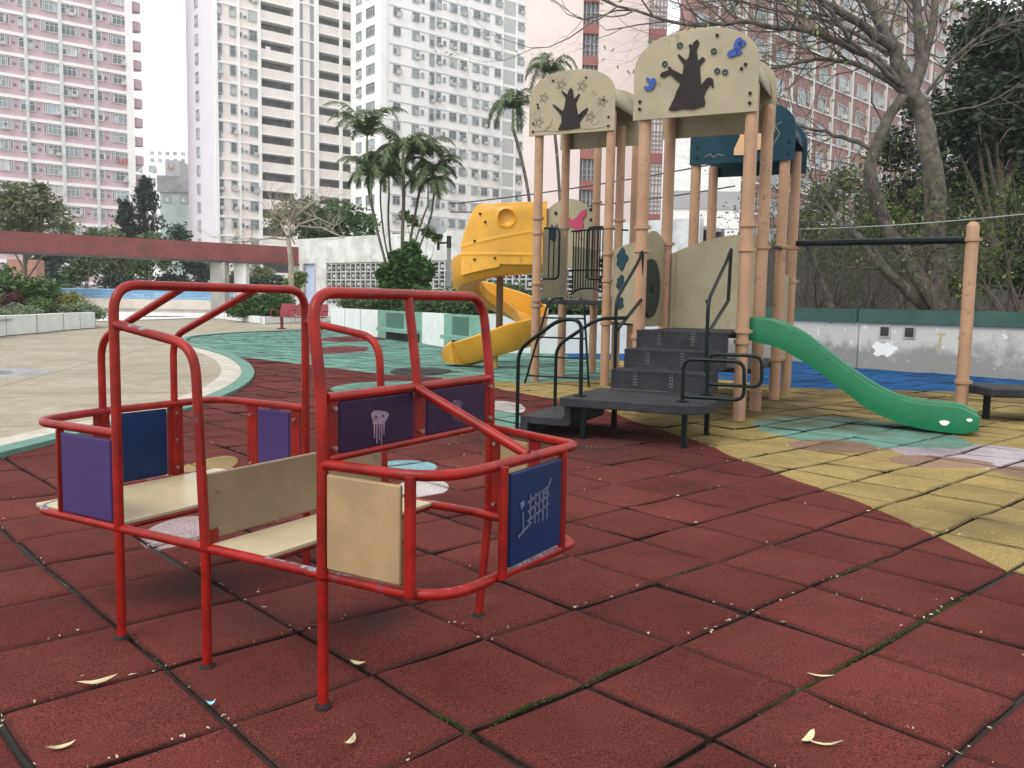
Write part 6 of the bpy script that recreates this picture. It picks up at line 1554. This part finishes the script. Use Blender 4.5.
# countless scraps gathered in the joints: one object
mb = MB()
for _ in range(5600):
    i = rl.randint(-8, 14); j = rl.randint(-10, 6)
    if rl.random() < .93:
        if rl.random() < .6: p = gpos(rl.uniform(-8, 16), j)
        else: p = gpos(i, rl.uniform(-12, 6))
        p += Vector((rl.gauss(0, .010), rl.gauss(0, .010), 0)); z = .000
    else: p = gpos(rl.uniform(-8, 16), rl.uniform(-12, 6)); z = .006
    if p.y < 1.2 or (p.y > 3.6 and rl.random() < .55) or noise.noise(Vector((p.x*1.3, p.y*1.3, 3))) < -.02: continue
    a_ = rl.uniform(0, 6.28); L_ = rl.uniform(.003, .009)*(2.2 if rl.random() < .10 else 1); w_ = L_*rl.uniform(.2, .6); c_, s_ = math.cos(a_), math.sin(a_)
    mb.add([(p.x+L_*c_, p.y+L_*s_, z+rl.uniform(.002, .012)), (p.x-w_*s_, p.y+w_*c_, z+.008), (p.x-L_*c_, p.y-L_*s_, z+rl.uniform(.002, .010)), (p.x+w_*s_, p.y-w_*c_, z+.004)], [(0, 1, 2, 3)])
tag(mb.build('leaf_scraps', 'scrap'), 'dry leaf scraps gathered in the joints of the paving', 'leaf scraps', kind='stuff')
p = at(211, 706); litter(p, .03, .02, .3, 'sweet_wrapper', 'tiny light blue wrapper in a joint near the front legs', 'litterblue', grp=None)['category'] = 'wrapper'
# moss tufts along joints
mb = MB()
for (i0, j0, i1, j1) in ((1.35, 1, 2.45, 1), (2.45, 1, 3.9, 1), (-.85, 0, -.2, 0), (-.05, .0, .6, 0), (0.5, 1, 1.3, 1), (2, -1, 3, -1), (-1, -.35, -1, .1), (3.2, 0, 4.3, 0)):
    for _ in range(700):
        f_ = rl.random(); p = gpos(i0+(i1-i0)*f_, j0+(j1-j0)*f_)+Vector((rl.gauss(0, .0035), rl.gauss(0, .0035), 0)); h = rl.uniform(.002, .008); a_ = rl.uniform(0, 6.28); L_ = .004; z = -.020+.012*max(0, 1-abs(f_-.5)*2)+.006
        mb.add([(p.x-L_*math.cos(a_), p.y-L_*math.sin(a_), z), (p.x+L_*math.cos(a_), p.y+L_*math.sin(a_), z), (p.x+rl.gauss(0, .002), p.y+rl.gauss(0, .002), z+h)], [(0, 1, 2)])
tag(mb.build('moss', leafmat('moss_green', (.035, .055, .012), (.085, .12, .022), 8)), 'green moss growing in the paving joints', 'moss', kind='stuff')
# ================================================================= thin humid air
hz_ = bpy.data.materials.new('humid_air'); hz_.use_nodes = True; nt = hz_.node_tree
for n in list(nt.nodes):
    if n.type != 'OUTPUT_MATERIAL': nt.nodes.remove(n)
pv_ = nt.nodes.new('ShaderNodeVolumePrincipled'); pv_.inputs['Color'].default_value = (.95, .97, 1, 1); pv_.inputs['Density'].default_value = .0006; pv_.inputs['Anisotropy'].default_value = .2
nt.links.new(pv_.outputs[0], nt.nodes['Material Output'].inputs['Volume'])
mb = MB(); mb.box((0, 240, 33), (600, 620, 68.5)); tag(mb.build('haze', hz_), kind='stuff')
